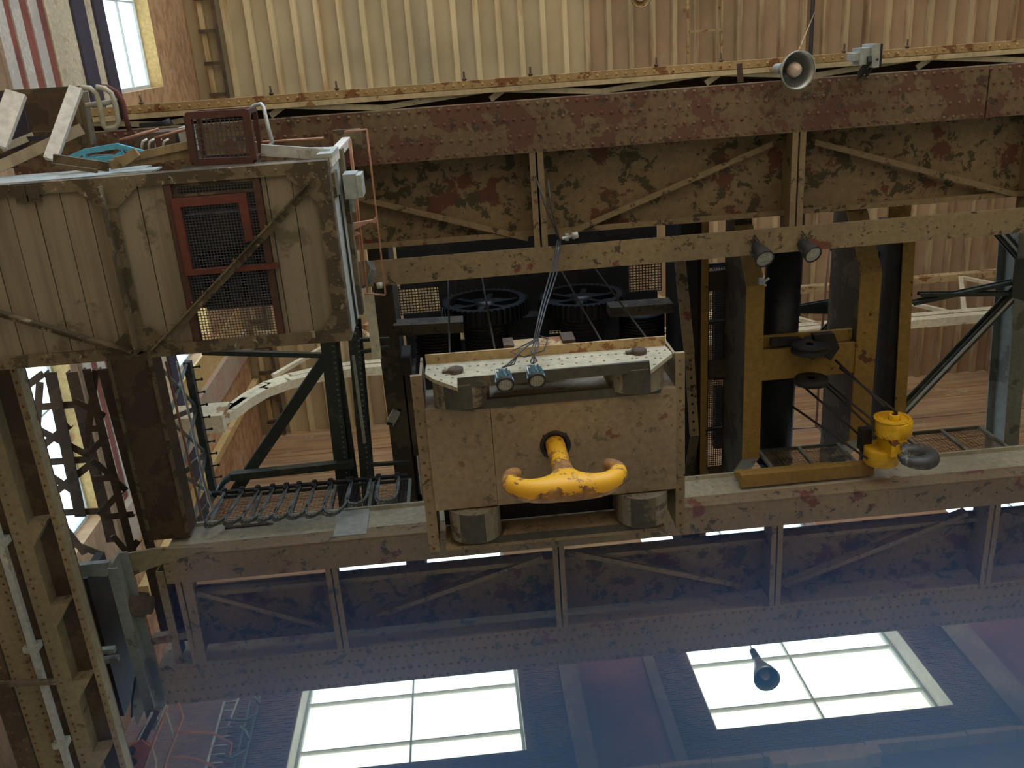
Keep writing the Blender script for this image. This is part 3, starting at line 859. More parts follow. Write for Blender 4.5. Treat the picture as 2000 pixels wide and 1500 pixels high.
ct2 = thing('cross_tie', 'dark green cross tie with crossing diagonals at the right edge of the bridge', 'cross tie', Z(1985, 650, 9.4))
part(ct2, 'tie_beam', MB().ibeam(Z(2010, 430, 9.4), Z(1972, 900, 9.4), 0.18, 0.4, 0.02), M['steel_pale'])
part(ct2, 'tie_plate', MB().poly([Z(1984, 505, 9.39), Z(2010, 505, 9.39), Z(2006, 590, 9.39), Z(1976, 580, 9.39)], (0, 0, 0.02)), M['green'])
for a, b in (((1950, 448), (2000, 505)), ((1990, 570), (1765, 806)), ((2000, 575), (1800, 577)), ((1985, 552), (1785, 594))):
    part(ct2, 'diagonal', MB().ibeam(Z(*a, 9.45), Z(*b, 9.45), 0.10 if b[1] != 577 and b[1] != 594 else 0.04, 0.1, 0.014), M['green'])
    if b[1] > 700 or a[1] < 500:
        part(ct2, 'flange_strip', MB().bar(Z(*a, 9.43), Z(*b, 9.43), 0.025, 0.02), M['galv'], 'bright flange strip')


# ------------------------------------------------------------------ operator platform (cab) hung below the girder
CH = 6.2
cab = thing('operator_cab', 'board floored crane cab with red framed mesh hatch, hung below the near girder', 'crane cab', (-2.1, 1.3, CH))
CX0, CX1, CY0, CY1 = -3.75, -0.81, 0.70, 1.935
hx0, hx1 = -1.885, -1.265
x = -3.72
edges = [-3.72]
while edges[-1] < CX1 - 0.2:
    edges.append(edges[-1] + 0.166)
edges = [e for e in edges if e < CX1 - 0.05] + [CX1 - 0.01]
for a, b in zip(edges[:-1], edges[1:]):
    for u, v in ((a, min(b, hx0)), (max(a, hx1), b)):
        if v - u > 0.02:
            part(cab, 'floor_board', MB().box((u + 0.0035, CY0 + 0.02, CH + 0.03 + random.uniform(0, 0.006)), (v - 0.0035, CY1 - 0.02, CH + 0.07)), M['board'])
# steel frame below the boards
fr = [((CX0, CY0, CH), (CX1, CY0, CH), 0.075, 0.5), ((CX1, CY1, CH), (CX0, CY1, CH), 0.085, 0.6)]
part(cab, 'edge_angle', MB().box((CX0, CY0, CH), (CX1, CY0 + 0.075, CH + 0.025)).box((CX0, CY0, CH), (CX1, CY0 + 0.02, CH + 0.12)), M['cab_steel'])
part(cab, 'edge_angle', MB().box((CX0, CY1 - 0.085, CH), (CX1, CY1, CH + 0.025)).box((CX0, CY1 - 0.02, CH), (CX1, CY1, CH + 0.16)), M['cab_steel'])
part(cab, 'edge_angle', MB().box((CX1 - 0.10, CY0, CH + 0.002), (CX1, CY1, CH + 0.027)).box((CX1 - 0.02, CY0, CH), (CX1, CY1, CH + 0.12)), M['cab_steel'])
part(cab, 'cross_angle', MB().angle((-2.27, CY0 + 0.05, CH + 0.0), (-2.27, CY1 - 0.05, CH + 0.0), 0.06, -0.09, 0.014), M['cab_steel'])
part(cab, 'diagonal_brace', MB().angle((CX1 - 0.10, CY0 + 0.09, CH - 0.012), (-2.17, CY1 - 0.07, CH - 0.012), 0.055, -0.05, 0.012), M['cab_steel'])
part(cab, 'diagonal_brace', MB().angle((-2.30, CY1 - 0.07, CH - 0.012), (-3.75, 1.22, CH - 0.012), 0.055, -0.05, 0.012), M['cab_steel'])
for pts in (((CX1, CY0), (CX1 - 0.27, CY0), (CX1 - 0.27, CY0 + 0.09), (CX1 - 0.10, CY0 + 0.26), (CX1, CY0 + 0.26)),
            ((-2.42, CY1), (-2.42, CY1 - 0.12), (-2.30, CY1 - 0.22), (-2.16, CY1 - 0.22), (-2.02, CY1 - 0.10), (-2.02, CY1)),
            ((-2.42, CY0), (-2.42, CY0 + 0.09), (-2.30, CY0 + 0.2), (-2.2, CY0 + 0.2), (-2.05, CY0 + 0.08), (-2.05, CY0)),
            ((CX1, CY1), (CX1 - 0.24, CY1), (CX1 - 0.1, CY1 - 0.22), (CX1, CY1 - 0.22))):
    part(cab, 'gusset', MB().poly([(p[0], p[1], CH - 0.008) for p in pts], (0, 0, 0.008)), M['cab_steel'])
rv = MB()
x = CX0 + 0.05
while x < CX1:
    rv.dome((x, CY0 + 0.035, CH - 0.0), 0.011); rv.dome((x + 0.03, CY1 - 0.045, CH - 0.0), 0.011); x += 0.17
y = CY0 + 0.05
while y < CY1:
    rv.dome((CX1 - 0.03, y, CH - 0.008), 0.011); rv.dome((CX1 - 0.075, y + 0.04, CH - 0.008), 0.009); y += 0.15
for i in range(16):
    p = V((CX1 - 0.13, CY0 + 0.12, CH - 0.06)).lerp(V((-2.17, CY1 - 0.09, CH - 0.06)), i / 15)
    rv.dome((p.x, p.y, CH - 0.012), 0.009)
part(cab, 'riveting', rv, M['cab_steel'], None, 'stuff')
# side sheets
part(cab, 'side_panel', MB().box((CX1 - 0.012, CY0, CH + 0.12), (CX1, CY1, CH + 0.70)), M['cab_side'], 'pale blue grey side sheet')
part(cab, 'side_panel', MB().box((-3.75, CY0, CH + 0.12), (-2.1, CY0 + 0.012, CH + 0.55)), M['cab_side'], 'pale blue grey side sheet')
part(cab, 'side_panel', MB().box((-2.1, CY0, CH + 0.12), (hx0 - 0.1, CY0 + 0.012, CH + 0.4)), M['cab_side'])
part(cab, 'side_rail', MB().box((CX1, CY0, CH + 0.62), (CX1 + 0.035, CY1, CH + 0.72)).box((CX1, CY0 + 0.1, CH + 0.12), (CX1 + 0.02, CY0 + 0.26, CH + 0.3)), M['cab_steel'])
part(cab, 'cable_run', MB().rings([(CX1 + 0.012, CY0 + 0.1, CH + 0.3), (CX1 + 0.012, 1.2, CH + 0.32), (CX1 + 0.012, CY1, CH + 0.36)], 0.007, 6), M['black'])
part(cab, 'plate_seam', MB().box((CX1, CY0 + 0.2, CH + 0.36), (CX1 + 0.006, CY1, CH + 0.375)), M['cab_steel'])
# pads under the top edge
for px in (40, 66, 205):
    p = Z(px, 380, CH)
    part(cab, 'mount_pad', MB().box((p.x - 0.035, p.y - 0.06, CH - 0.01), (p.x + 0.035, p.y + 0.05, CH + 0.02)).box((p.x - 0.02, p.y - 0.03, CH - 0.016), (p.x + 0.02, p.y + 0.02, CH - 0.01)), M['cab_steel'])
# hatch: dull red outer frame, brighter red gate, wire mesh
ho = MB()
for a, b in (((hx0, CY0 + 0.08), (hx0 + 0.045, CY1 - 0.06)), ((hx1 - 0.045, CY0 + 0.08), (hx1, CY1 - 0.06))):
    ho.box((*a, CH + 0.005), (*b, CH + 0.06))
hatch = part(cab, 'hatch_frame', ho, paint('dull maroon hatch frame', (0.10, 0.048, 0.038), (0.07, 0.045, 0.035), 0.4, None, 0, 2.0), 'dull maroon hatch frame')
gt = MB()
gy0, gy1 = CY0 + 0.17, 1.385
gx0, gx1 = hx0 + 0.035, hx1 - 0.10
gt.box((gx0, gy0, CH - 0.008), (gx1, gy0 + 0.055, CH + 0.03)).box((gx0, gy1 - 0.035, CH - 0.008), (gx1 + 0.14, gy1, CH + 0.03))
gt.box((gx0, gy0, CH - 0.008), (gx0 + 0.05, gy1, CH + 0.03)).box((gx1 - 0.055, gy0, CH - 0.008), (gx1, gy1 - 0.2, CH + 0.03))
part(cab, 'hatch_gate', gt, M['red'], 'red steel gate in the hatch')
part(cab, 'hatch_mesh', MB().grid((hx0 + 0.03, CY0 + 0.09, CH + 0.035), (hx1 - hx0 - 0.06, 0, 0), (0, CY1 - CY0 - 0.15, 0), 27, 56, 0.0045), M['wire'], 'wire mesh of the hatch', 'stuff')
part(cab, 'hatch_mesh', MB().box((hx0, CY0 + 0.075, CH + 0.03), (hx1, CY0 + 0.1, CH + 0.05)).box((hx0, CY0 + 0.15, CH + 0.03), (hx1, CY0 + 0.165, CH + 0.05)), M['cab_steel'])
# dark interior above the hatch: desk, controller bank, back board
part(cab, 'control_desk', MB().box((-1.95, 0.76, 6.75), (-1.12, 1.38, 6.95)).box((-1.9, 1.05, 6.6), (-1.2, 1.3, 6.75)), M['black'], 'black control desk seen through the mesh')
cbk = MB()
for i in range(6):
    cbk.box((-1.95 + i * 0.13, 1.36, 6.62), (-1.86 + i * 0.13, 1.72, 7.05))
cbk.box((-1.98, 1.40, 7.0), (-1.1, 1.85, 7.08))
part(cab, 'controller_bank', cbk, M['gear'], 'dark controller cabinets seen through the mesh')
part(cab, 'post', MB().box((CX1 - 0.05, CY0 - 0.002, CH + 0.12), (CX1 + 0.012, CY0 + 0.06, 7.7)), M['white'], 'flaking white corner post')
part(cab, 'post', MB().box((CX1 - 0.08, CY0 - 0.03, CH + 0.12), (CX1 + 0.02, CY0 - 0.004, 6.75)), M['cab_side'])
part(cab, 'hanger', MB().box((CX1 - 0.12, CY0 - 0.06, 7.7), (CX1 + 0.1, CY0 + 0.1, 7.75)).box((CX1 - 0.06, CY0 - 0.02, 7.75), (CX1 + 0.04, CY0 + 0.06, 7.96)), M['cab_steel'])
for xx in (-3.25, -2.2):
    part(cab, 'hanger', MB().bar((xx, 1.80, CH + 0.1), (xx, 1.90, 7.965), 0.06, 0.06, (0, 1, 0)), M['cab_steel'])

# salmon rods and brackets at the right of the cab
sr = thing('bus_rod_frame', 'thin salmon coloured rods with bracket plates along the right side of the cab', 'rods', (-0.7, 1.2, 7))
for a, b in (((682, 276), (711, 556)), ((684, 272), (718, 572)), ((660, 300), (702, 540))):
    part(sr, 'rod', MB().tube(Z(*a, 7.4), Z(*b, 7.4), 0.0085, 6), M['copper'])
part(sr, 'rod_loop', MB().rings([Z(672, 257, 7.6), Z(716, 253, 7.6), Z(716.5, 255, 7.6), Z(753, 574, 7.6), Z(752.5, 576, 7.6), Z(712, 574, 7.6)], 0.008, 6), M['copper'])
part(sr, 'rod', MB().tube(Z(492, 279, 7.4), Z(632, 270, 7.4), 0.01, 6), M['copper'])
part(sr, 'rod', MB().tube(Z(550, 291, 7.2), Z(640, 289, 7.2), 0.008, 6), M['cab_side'])
for pts in (((684, 437), (712, 432), (728, 430), (735, 424), (735, 436), (722, 434), (706, 442), (688, 452), (680, 447)), ((680, 448), (690, 450), (704, 458), (684, 464))):
    part(sr, 'bracket_plate', MB().poly([Z(*p, 7.35) for p in pts], (0, 0, 0.03)), M['salmon'], 'salmon bracket plate')
part(sr, 'end_plate', MB().box(Z(711, 574, 7.9), up(Z(745, 700, 7.9), 7.93)), M['cream'], 'cream plate hanging behind the rods')
jb = thing('junction_box', 'grey junction box with lighter lid on the right side of the cab', 'junction box', Z(680, 362, 6.7))
p = Z(676, 362, 6.7)
part(jb, 'body', MB().box((CX1 + 0.036, p.y - 0.085, 6.62), (CX1 + 0.13, p.y + 0.085, 6.82)), M['grey'])
part(jb, 'lid', MB().box((CX1 + 0.13, p.y - 0.075, 6.61), (CX1 + 0.165, p.y + 0.08, 6.83)), M['cab_side'])
part(jb, 'gland', MB().lathe([(0, 0.02), (0.04, 0.02), (0.04, 0.012), (0.1, 0.012)], (CX1 + 0.08, p.y + 0.085, 6.66), (0, 1, 0), 8), M['grey'])
cl = thing('cable_loop', 'bundle of grey cable loops hanging behind the rods at the cab corner', 'cable', Z(715, 530, 7.9))
for k in range(4):
    part(cl, 'loop', MB().rings([Z(704 + k * 2, 512, 7.972), Z(716 + k * 4, 510 + k, 7.95), Z(725 + k * 3, 524 + k * 2, 7.9), Z(718 + k * 2, 545 + k * 3, 7.88), Z(707 + k, 562, 7.9)], 0.0065, 6), M['cable'])
sq = thing('limit_switch', 'small cream limit switch with dark roller on a plate by the cab corner', 'switch', Z(735, 562, 7.85))
part(sq, 'body', MB().box(Z(729, 554, 7.8), up(Z(741, 568, 7.8), 7.86)), M['black'])
part(sq, 'roller', MB().lathe([(0, 0.01), (0, 0.028), (0.05, 0.028), (0.05, 0.01)], Z(736, 558, 7.79), (1, 0, 0), 12), M['cream'])

# ------------------------------------------------------------------ gear beside the cab, camera side
bk = thing('mesh_basket', 'maroon framed wire mesh basket on the camera side of the cab', 'basket', Z(430, 265, 6.45))
bc = [Z(366, 226, 6.35), Z(481, 219, 6.35), Z(496, 312, 6.35), Z(380, 317, 6.35)]
mm = paint('maroon basket frame', (0.11, 0.045, 0.038), (0.08, 0.045, 0.035), 0.4, None, 0, 2.0)
for i in range(4):
    a, b = bc[i], bc[(i + 1) % 4]
    part(bk, 'frame_bar', MB().bar(a, b, 0.045, 0.04), mm)
    part(bk, 'upper_bar', MB().bar(up(a, 6.62), up(b, 6.62), 0.03, 0.03), mm)
    part(bk, 'corner_post', MB().bar(a, up(a, 6.62), 0.03, 0.03, (0, 1, 0)), mm)
part(bk, 'mesh', MB().grid(bc[0], bc[1] - bc[0], bc[3] - bc[0], 13, 8, 0.006), M['wire'], None, 'stuff')
hp = solo('bent_grab_pipe', MB().rings([Z(492, 210, 6.69), Z(500, 205, 6.67), Z(510, 203, 6.66), Z(515, 210, 6.65), Z(524, 250, 6.6), Z(532, 276, 6.6), Z(530, 282, 6.6), Z(524, 287, 6.58)], 0.014, 10), M['galv'],
          'bent galvanised grab pipe right of the mesh basket', 'pipe', Z(520, 250, 6.6))
part(cab, 'outrigger', MB().bar(Z(510, 293, 6.5), Z(645, 302, 6.5), 0.075, 0.03), M['galv'], 'blue grey outrigger angle')
eb = thing('electrical_cabinet', 'grey electrical cabinet with white cables left of the mesh basket', 'cabinet', Z(320, 280, 6.9))
part(eb, 'body', MB().box(Z(262, 262, 7.0), up(Z(348, 300, 7.0), 7.3)), M['brown'])
part(eb, 'side_plate', MB().box(Z(346, 250, 7.0), up(Z(376, 300, 7.0), 7.2)), M['cab_side'])
for k in range(4):
    q = 277 + k * 14
    part(eb, 'cable', MB().rings([Z(q, 300, 6.95), Z(q, 283, 6.93), Z(q + 2, 276, 6.92), Z(q + 10, 272, 6.95)], 0.009, 6), M['white'], 'white cable')
for x0, y0, x1, y1 in ((240, 274, 246, 306), (308, 270, 314, 302)):
    part(eb, 'maroon_post', MB().bar(Z(x0, y0, 6.75), Z(x1, y1, 6.75), 0.035, 0.03), mm)
    part(eb, 'top_tube', MB().tube(Z(x0 - 6, y0, 6.75), Z(x0 + 70, y0 - 22, 6.75), 0.01, 6), M['copper'])
fx = thing('dark_fitting', 'small black fitting with pale clamp on the chord above the cabinet', 'fitting', Z(300, 243, 8.22))
part(fx, 'body', MB().box(Z(271, 241, 8.22), up(Z(322, 251, 8.22), 8.285)), M['black'])
part(fx, 'clamp', MB().lathe([(0, 0.01), (0, 0.045), (0.06, 0.045), (0.06, 0.01)], Z(322, 246, 8.22), (1, -0.3, 0), 12), M['black'])
part(fx, 'strap', MB().bar(Z(318, 252, 8.22), Z(330, 240, 8.22), 0.03, 0.02), M['white'], 'pale strap')
bf = thing('blue_frame', 'light blue steel frame lying on the platform below the white posts', 'frame', Z(205, 300, 6.6))
bp = [(128, 312), (165, 296), (228, 285), (285, 300), (262, 306), (150, 314)]
for i in range(len(bp)):
    part(bf, 'frame_bar', MB().bar(Z(*bp[i], 6.6), Z(*bp[(i + 1) % len(bp)], 6.6), 0.035, 0.03), M['blue'])
part(bf, 'frame_bar', MB().bar(Z(165, 297, 6.6), Z(168, 312, 6.6), 0.02, 0.03), M['blue'])
part(bf, 'frame_bar', MB().bar(Z(228, 300, 6.6), Z(236, 310, 6.6), 0.07, 0.05), M['blue'])
part(bf, 'tray', MB().poly([Z(150, 312, 6.63), Z(180, 303, 6.63), Z(222, 301, 6.63), Z(212, 313, 6.63)], (0, 0, 0.01)), M['cab_side'])
wt = [((215, 322), (375, 298), 0.06), ((225, 314), (372, 282), 0.05), ((236, 318), (268, 296), 0.06), ((105, 310), (212, 326), 0.06), ((100, 322), (190, 334), 0.025)]
for i, (a, b, w) in enumerate(wt):
    solo('platform_timber' if i < 3 else 'platform_angle', MB().bar(Z(*a, 6.42 - 0.03 * i), Z(*b, 6.42 - 0.03 * i), w, 0.03), M['timber'] if i < 3 else M['cab_steel'],
         ('long weathered board running to the basket', 'upper narrow weathered board behind the long one', 'short thick weathered board end by the blue frame', 'dark angle iron crossing below the white post', 'thin lower dark angle iron along the cab edge')[i],
         'board' if i < 3 else 'angle iron', Z(*a, 6.42 - 0.03 * i))

# stair beside the cab, top left
stt = thing('access_stair', 'access stair with flaking white posts and dark treads at the upper left', 'stair', Z(80, 270, 6.8))
part(stt, 'post', MB().bar(Z(-6, 285, 6.7), Z(32, 182, 6.9), 0.13, 0.05), M['white'], 'flaking white post')
part(stt, 'post', MB().bar(Z(99, 312, 6.6), Z(149, 172, 6.9), 0.085, 0.05), M['white'], 'flaking white post with rusty foot')
part(stt, 'back_panel', MB().poly([Z(44, 183, 7.5), Z(158, 175, 7.5), Z(176, 262, 7.5), Z(60, 268, 7.5)], (0, 0, 0.02)), M['brown'])
part(stt, 'back_panel', MB().poly([Z(-40, 190, 7.52), Z(42, 184, 7.52), Z(58, 268, 7.52), Z(-40, 280, 7.52)], (0, 0, 0.02)), M['navy'])
part(stt, 'top_rail', MB().bar(Z(-30, 184, 7.3), Z(158, 172, 7.3), 0.035, 0.04), M['cab_steel'])
part(stt, 'end_stringer', MB().bar(Z(156, 180, 7.2), Z(174, 282, 7.2), 0.07, 0.12).bar(Z(149, 196, 7.15), Z(168, 280, 7.15), 0.03, 0.05), M['cab_steel'])
part(stt, 'stringer', MB().bar(Z(-5, 327, 6.7), Z(160, 252, 7.0), 0.075, 0.05), M['timber'])
part(stt, 'stringer', MB().bar(Z(0, 292, 6.9), Z(64, 266, 7.1), 0.05, 0.05), M['timber'])
for i in range(8):
    y = 262 + i * 9.4
    x0 = 66 - i * 17
    part(stt, 'tread', MB().bar(Z(max(x0, -30), y, 7.05), Z(166 - i * 19, y - 5, 7.05), 0.032, 0.02), M['navy'] if i % 2 else M['brown'])
hh = thing('handrail_hoops', 'bent pale handrail hoops with one red tube at the stair head', 'handrail', Z(200, 210, 7.1))
for k, (pts, mt) in enumerate(((((158, 172), (176, 172), (188, 182), (196, 210), (202, 245), (207, 252), (225, 250), (232, 240), (226, 205), (217, 182), (205, 173), (188, 170)), 'cream'),
                               (((188, 170), (210, 170), (228, 180), (240, 200), (246, 230), (253, 255)), 'red'),
                               (((168, 206), (200, 202), (228, 197)), 'cream'))):
    part(hh, 'tube', MB().rings([Z(*q, 7.1 + 0.02 * k) for q in pts], 0.019, 8), M[mt], ('pale hoop tube', 'red outer tube', 'pale cross tube')[k])
part(hh, 'pad', MB().bar(Z(231, 195, 7.15), Z(243, 233, 7.15), 0.05, 0.05), M['navy'], 'dark rubber pad')
part(hh, 'upright', MB().bar(Z(164, 180, 7.3), Z(174, 222, 7.3), 0.03, 0.03), M['cream'])

# ------------------------------------------------------------------ main trolley
TH = 9.72
mtl = thing('main_trolley', 'dark main trolley frame with mesh guards above the large hook block', 'trolley', (0.8, 3.5, TH))
for a, b, c, d, mt in ((-0.98, -0.76, 9.72, 10.5, 'trolley'), (2.40, 2.58, 9.72, 10.5, 'black'), (2.62, 2.70, 9.72, 10.2, 'yellow')):
    part(mtl, 'side_beam', MB().box((a, 0.6, c), (b, 6.2, d)), M[mt])
part(mtl, 'side_bracket', MB().box((-0.74, 3.5, 9.74), (-0.62, 4.5, 10.3)).box((-0.76, 3.3, 9.74), (-0.66, 3.5, 10.2)), M['trolley'])
part(mtl, 'side_bracket', MB().box((-0.70, 4.5, 9.74), (-0.6, 5.4, 10.3)), M['galv'], 'bluish lower bracket')
part(mtl, 'raking_bar', MB().bar(Z(1327, 500, 9.5), Z(1346, 690, 9.5), 0.115, 0.05), M['girder'], 'tan raking bar')
rb = MB().bar(Z(1346, 690, 9.48), Z(1356, 850, 9.48), 0.1, 0.05)
part(mtl, 'bolted_bar', rb, M['girder'], 'tan bolted bar')
bb = MB()
for i in range(9):
    bb.dome(Z(1348 + i * 0.9, 704 + i * 17, 9.45), 0.017)
part(mtl, 'bolt_row', bb, M['black'], None, 'stuff')
part(mtl, 'raking_bar', MB().bar(Z(1357, 850, 9.5), Z(1338, 960, 9.5), 0.09, 0.05), M['trolley'])
# machinery deck with openings closed by wire mesh
DK_H = 10.95
holes = []
for px0, py0, px1, py1 in ((775, 566, 860, 608), (1228, 515, 1290, 566), (1072, 624, 1096, 652), (897, 640, 910, 664)):
    a, b = Z(px0, py0, DK_H), Z(px1, py1, DK_H)
    holes.append((a.x, b.x, min(a.y, b.y), max(a.y, b.y)))
mb = MB()
wall_cells(mb, -0.76, 2.40, 1.2, 6.0, holes, lambda a, b, c, d: mb.box((a, c, DK_H), (b, d, DK_H + 0.04)))
part(mtl, 'machinery_deck', mb, M['black'])
for a, b, c, d in holes[:3]:
    part(mtl, 'guard_mesh', MB().grid((a - 0.02, c - 0.02, DK_H + 0.045), (b - a + 0.04, 0, 0), (0, d - c + 0.04, 0), max(4, int((b - a) / 0.035)), max(4, int((d - c) / 0.03)), 0.010), M['black'], None, 'stuff')
for (px0, py0), (px1, py1), w, h in (((770, 640), (905, 633), 0.12, 9.75), ((1188, 605), (1310, 596), 0.11, 9.75), ((765, 1000), (1340, 962), 0.3, 9.9), ((905, 640), (1190, 615), 0.2, 10.8)):
    part(mtl, 'cross_beam', MB().bar(Z(px0, py0, h), Z(px1, py1, h), w, 0.25), M['trolley'] if w < 0.15 else M['black'])
part(mtl, 'gear_case', MB().box(Z(1050, 600, 10.87), up(Z(1075, 680, 10.87), 10.94)), M['black'])


def gear(root, c, R, wy):
    n = 46
    prof = []
    for i in range(n):
        for q, r in ((0.0, R * 0.93), (0.28, R * 0.93), (0.36, R), (0.64, R), (0.72, R * 0.93)):
            an = 2 * math.pi * (i + q) / n
            prof.append((math.cos(an) * r, math.sin(an) * r))
    N = len(prof)
    ri = R * 0.80
    vs = []
    for y in (c[1], c[1] + wy):
        vs += [(c[0] + a, y, c[2] + b) for a, b in prof]
    for y in (c[1], c[1] + wy):
        vs += [(c[0] + math.cos(2 * math.pi * i / N) * ri, y, c[2] + math.sin(2 * math.pi * i / N) * ri) for i in range(N)]
    fs = []
    for i in range(N):
        j = (i + 1) % N
        fs += [(i, j, N + j, N + i), (2 * N + i, 3 * N + i, 3 * N + j, 2 * N + j), (i, 2 * N + i, 2 * N + j, j), (N + i, N + j, 3 * N + j, 3 * N + i)]
    part(root, 'toothed_rim', MB().add(vs, fs), M['gear'])
    part(root, 'web_disc', MB().lathe([(0, 0.02), (0, ri * 1.01), (0.04, ri * 1.01), (0.04, 0.02)], (c[0], c[1] + wy * 0.55, c[2]), (0, 1, 0), 40), M['black'])
    part(root, 'hub', MB().lathe([(0, 0.01), (0, 0.11), (0.14, 0.14), (0.14, 0.01)], (c[0], c[1] + wy * 0.05, c[2]), (0, 1, 0), 24), M['gear'])
    for k in range(6):
        an = k * math.pi / 3 + 0.3
        d = V((math.cos(an), 0, math.sin(an)))
        part(root, 'spoke', MB().bar(V((c[0], c[1] + wy * 0.4, c[2])) + d * 0.1, V((c[0], c[1] + wy * 0.4, c[2])) + d * ri, 0.07, 0.05, (0, 1, 0)), M['gear'])


for px, py, lab in ((950, 618, 'large dark spur gear left of the hanging lamp cable'), (1148, 607, 'large dark spur gear right of the hanging lamp cable')):
    p = Z(px, py, 9.82)
    R = 0.515
    g = thing('spur_gear', lab, 'gear', (p.x, p.y - 0.05, 9.82 + R), 'hoist gears of the main trolley')
    gear(g, (p.x, p.y - 0.05, 9.82 + R), R, 0.17)
    d = thing('rope_drum', 'grooved rope drum behind the %s gear' % ('left' if px < 1000 else 'right'), 'drum', (p.x, p.y + 0.14, 10.33), 'hoist drums of the main trolley')
    pr = [(0, 0.02), (0, 0.25)]
    t = 0.02
    while t < 1.7:
        pr += [(t, 0.262), (t + 0.018, 0.262), (t + 0.024, 0.245), (t + 0.034, 0.245)]; t += 0.042
    pr += [(1.72, 0.25), (1.72, 0.02)]
    part(d, 'barrel', MB().lathe(pr, (p.x, p.y + 0.13, 10.335), (0, 1, 0), 26), M['black'])
for cx, cy, lab in ((855, 668, 'stack of dark sheaves left of the drums'), (1258, 640, 'stack of dark sheaves right of the drums')):
    p = Z(cx, cy, 10.2)
    q = thing('sheave_stack', lab, 'sheaves', p, 'upper sheaves of the main trolley')
    for k in range(6):
        part(q, 'sheave', MB().lathe([(0, 0.05), (0, 0.27), (0.012, 0.27), (0.02, 0.235), (0.032, 0.235), (0.04, 0.27), (0.052, 0.27), (0.052, 0.05)], (p.x, p.y - 0.16 + k * 0.075, 10.33), (0, 1, 0), 26), M['black'])
    part(q, 'pin', MB().tube((p.x, p.y - 0.25, 10.33), (p.x, p.y + 0.4, 10.33), 0.05, 10), M['gear'])

# ------------------------------------------------------------------ hook block
BHt = 6.5
hb = thing('hook_block', 'big tan hook block with four rounded sheave guards and a cream riveted front plate', 'hook block', (0.6, 3.05, BHt))
BX0, BX1 = -0.37, 1.56
cx, cy, q = 0.607, 3.02, 0.093
part(hb, 'crosshead', MB().box((BX0, 2.63, BHt), (0.122, 3.50, BHt + 0.05)), M['block'])
ch = MB()
wall_cells(ch, 0.127, BX1, 2.63, 3.50, [(cx - q, cx + q, cy - q, cy + q)], lambda a, b, c, d: ch.box((a, c, BHt), (b, d, BHt + 0.05)))
part(hb, 'crosshead', ch, M['block'])
part(hb, 'crosshead_side', MB().box((BX0, 2.63, BHt + 0.05), (BX1, 2.67, BHt + 0.42)).box((BX0, 3.46, BHt + 0.05), (BX1, 3.50, BHt + 0.42)), M['block'])
part(hb, 'bearing_sleeve', MB().lathe([(0.08, 0.088), (-0.005, 0.088), (-0.007, 0.122), (0.02, 0.122), (0.08, 0.122), (0.08, 0.088)], (cx, cy, BHt), (0, 0, 1), 24), M['black'], 'black collar around the hook shank')
PY = 2.36
pl = [Y(*q, PY) for q in ((832, 712), (1299, 675), (1313, 690), (1271, 723), (1268, 703), (893, 738), (893, 757), (845, 740), (830, 730))]
part(hb, 'front_plate', MB().poly(pl, (0, 0.03, 0)), M['block_white'], 'cream riveted front plate')
rv = MB()
for (a, b, n) in (((838, 722), (1298, 684), 30), ((850, 733), (1262, 698), 16)):
    p, q = Y(*a, PY), Y(*b, PY)
    for i in range(n):
        rv.dome(p.lerp(q, i / (n - 1)), 0.0105, (0, -1, 0))
for a in ((862, 742), (872, 733), (882, 748), (884, 738), (1288, 690), (1280, 700), (1290, 700), (1278, 712), (1250, 690), (1244, 700)):
    rv.dome(Y(*a, PY), 0.0105, (0, -1, 0))
part(hb, 'plate_riveting', rv, M['block'], None, 'stuff')
for px, py in ((890, 727), (1248, 690)):
    p = Y(px, py, PY)
    part(hb, 'pin_keeper', MB().lathe([(0, 0.06), (0.03, 0.06), (0.045, 0.03), (0.045, 0.005)], p, (0, -1, 0), 14).box((p.x - 0.1, p.y - 0.02, p.z - 0.015), (p.x + 0.03, p.y, p.z + 0.03)), M['brown'])
a, b = Y(832, 712, PY), Y(1299, 675, PY)
part(hb, 'top_angle', MB().poly([(a.x, PY, a.z), (b.x, PY, b.z), (b.x, PY - 0.075, b.z), (a.x, PY - 0.075, a.z)], (0, 0, 0.02)), M['cream_rust'], 'rusty top angle')
p, q = Y(990, 684, PY - 0.05), Y(1126, 674, PY - 0.05)
part(hb, 'lug_plate', MB().box((p.x, PY - 0.05, p.z), (q.x, PY - 0.02, p.z + 0.24)), M['cream_rust'], 'rusty lug plate')
part(hb, 'lug', MB().box((p.x - 0.02, PY - 0.08, p.z + 0.03), (p.x + 0.06, PY - 0.05, p.z + 0.22)), M['brown'])
part(hb, 'lug', MB().box((q.x - 0.1, PY - 0.08, p.z + 0.03), (q.x + 0.0, PY - 0.05, p.z + 0.24)), M['brown'])
# dark worn rim of the front slot
r0, r1 = Y(893, 738, PY), Y(1268, 703, PY)
z0 = (r0.z + r1.z) / 2
part(hb, 'slot_rim', MB().box((r0.x, PY + 0.002, z0 - 0.012), (r1.x, PY + 0.085, z0 + 0.05)), M['stripe'])
part(hb, 'slot_rim', MB().box((-0.1, 2.585, BHt - 0.012), (1.44, 2.66, BHt + 0.03)), M['stripe'])
part(hb, 'rope_well', MB().box((-0.3, 2.40, 6.93), (1.55, 2.63, 6.95)), M['black'])
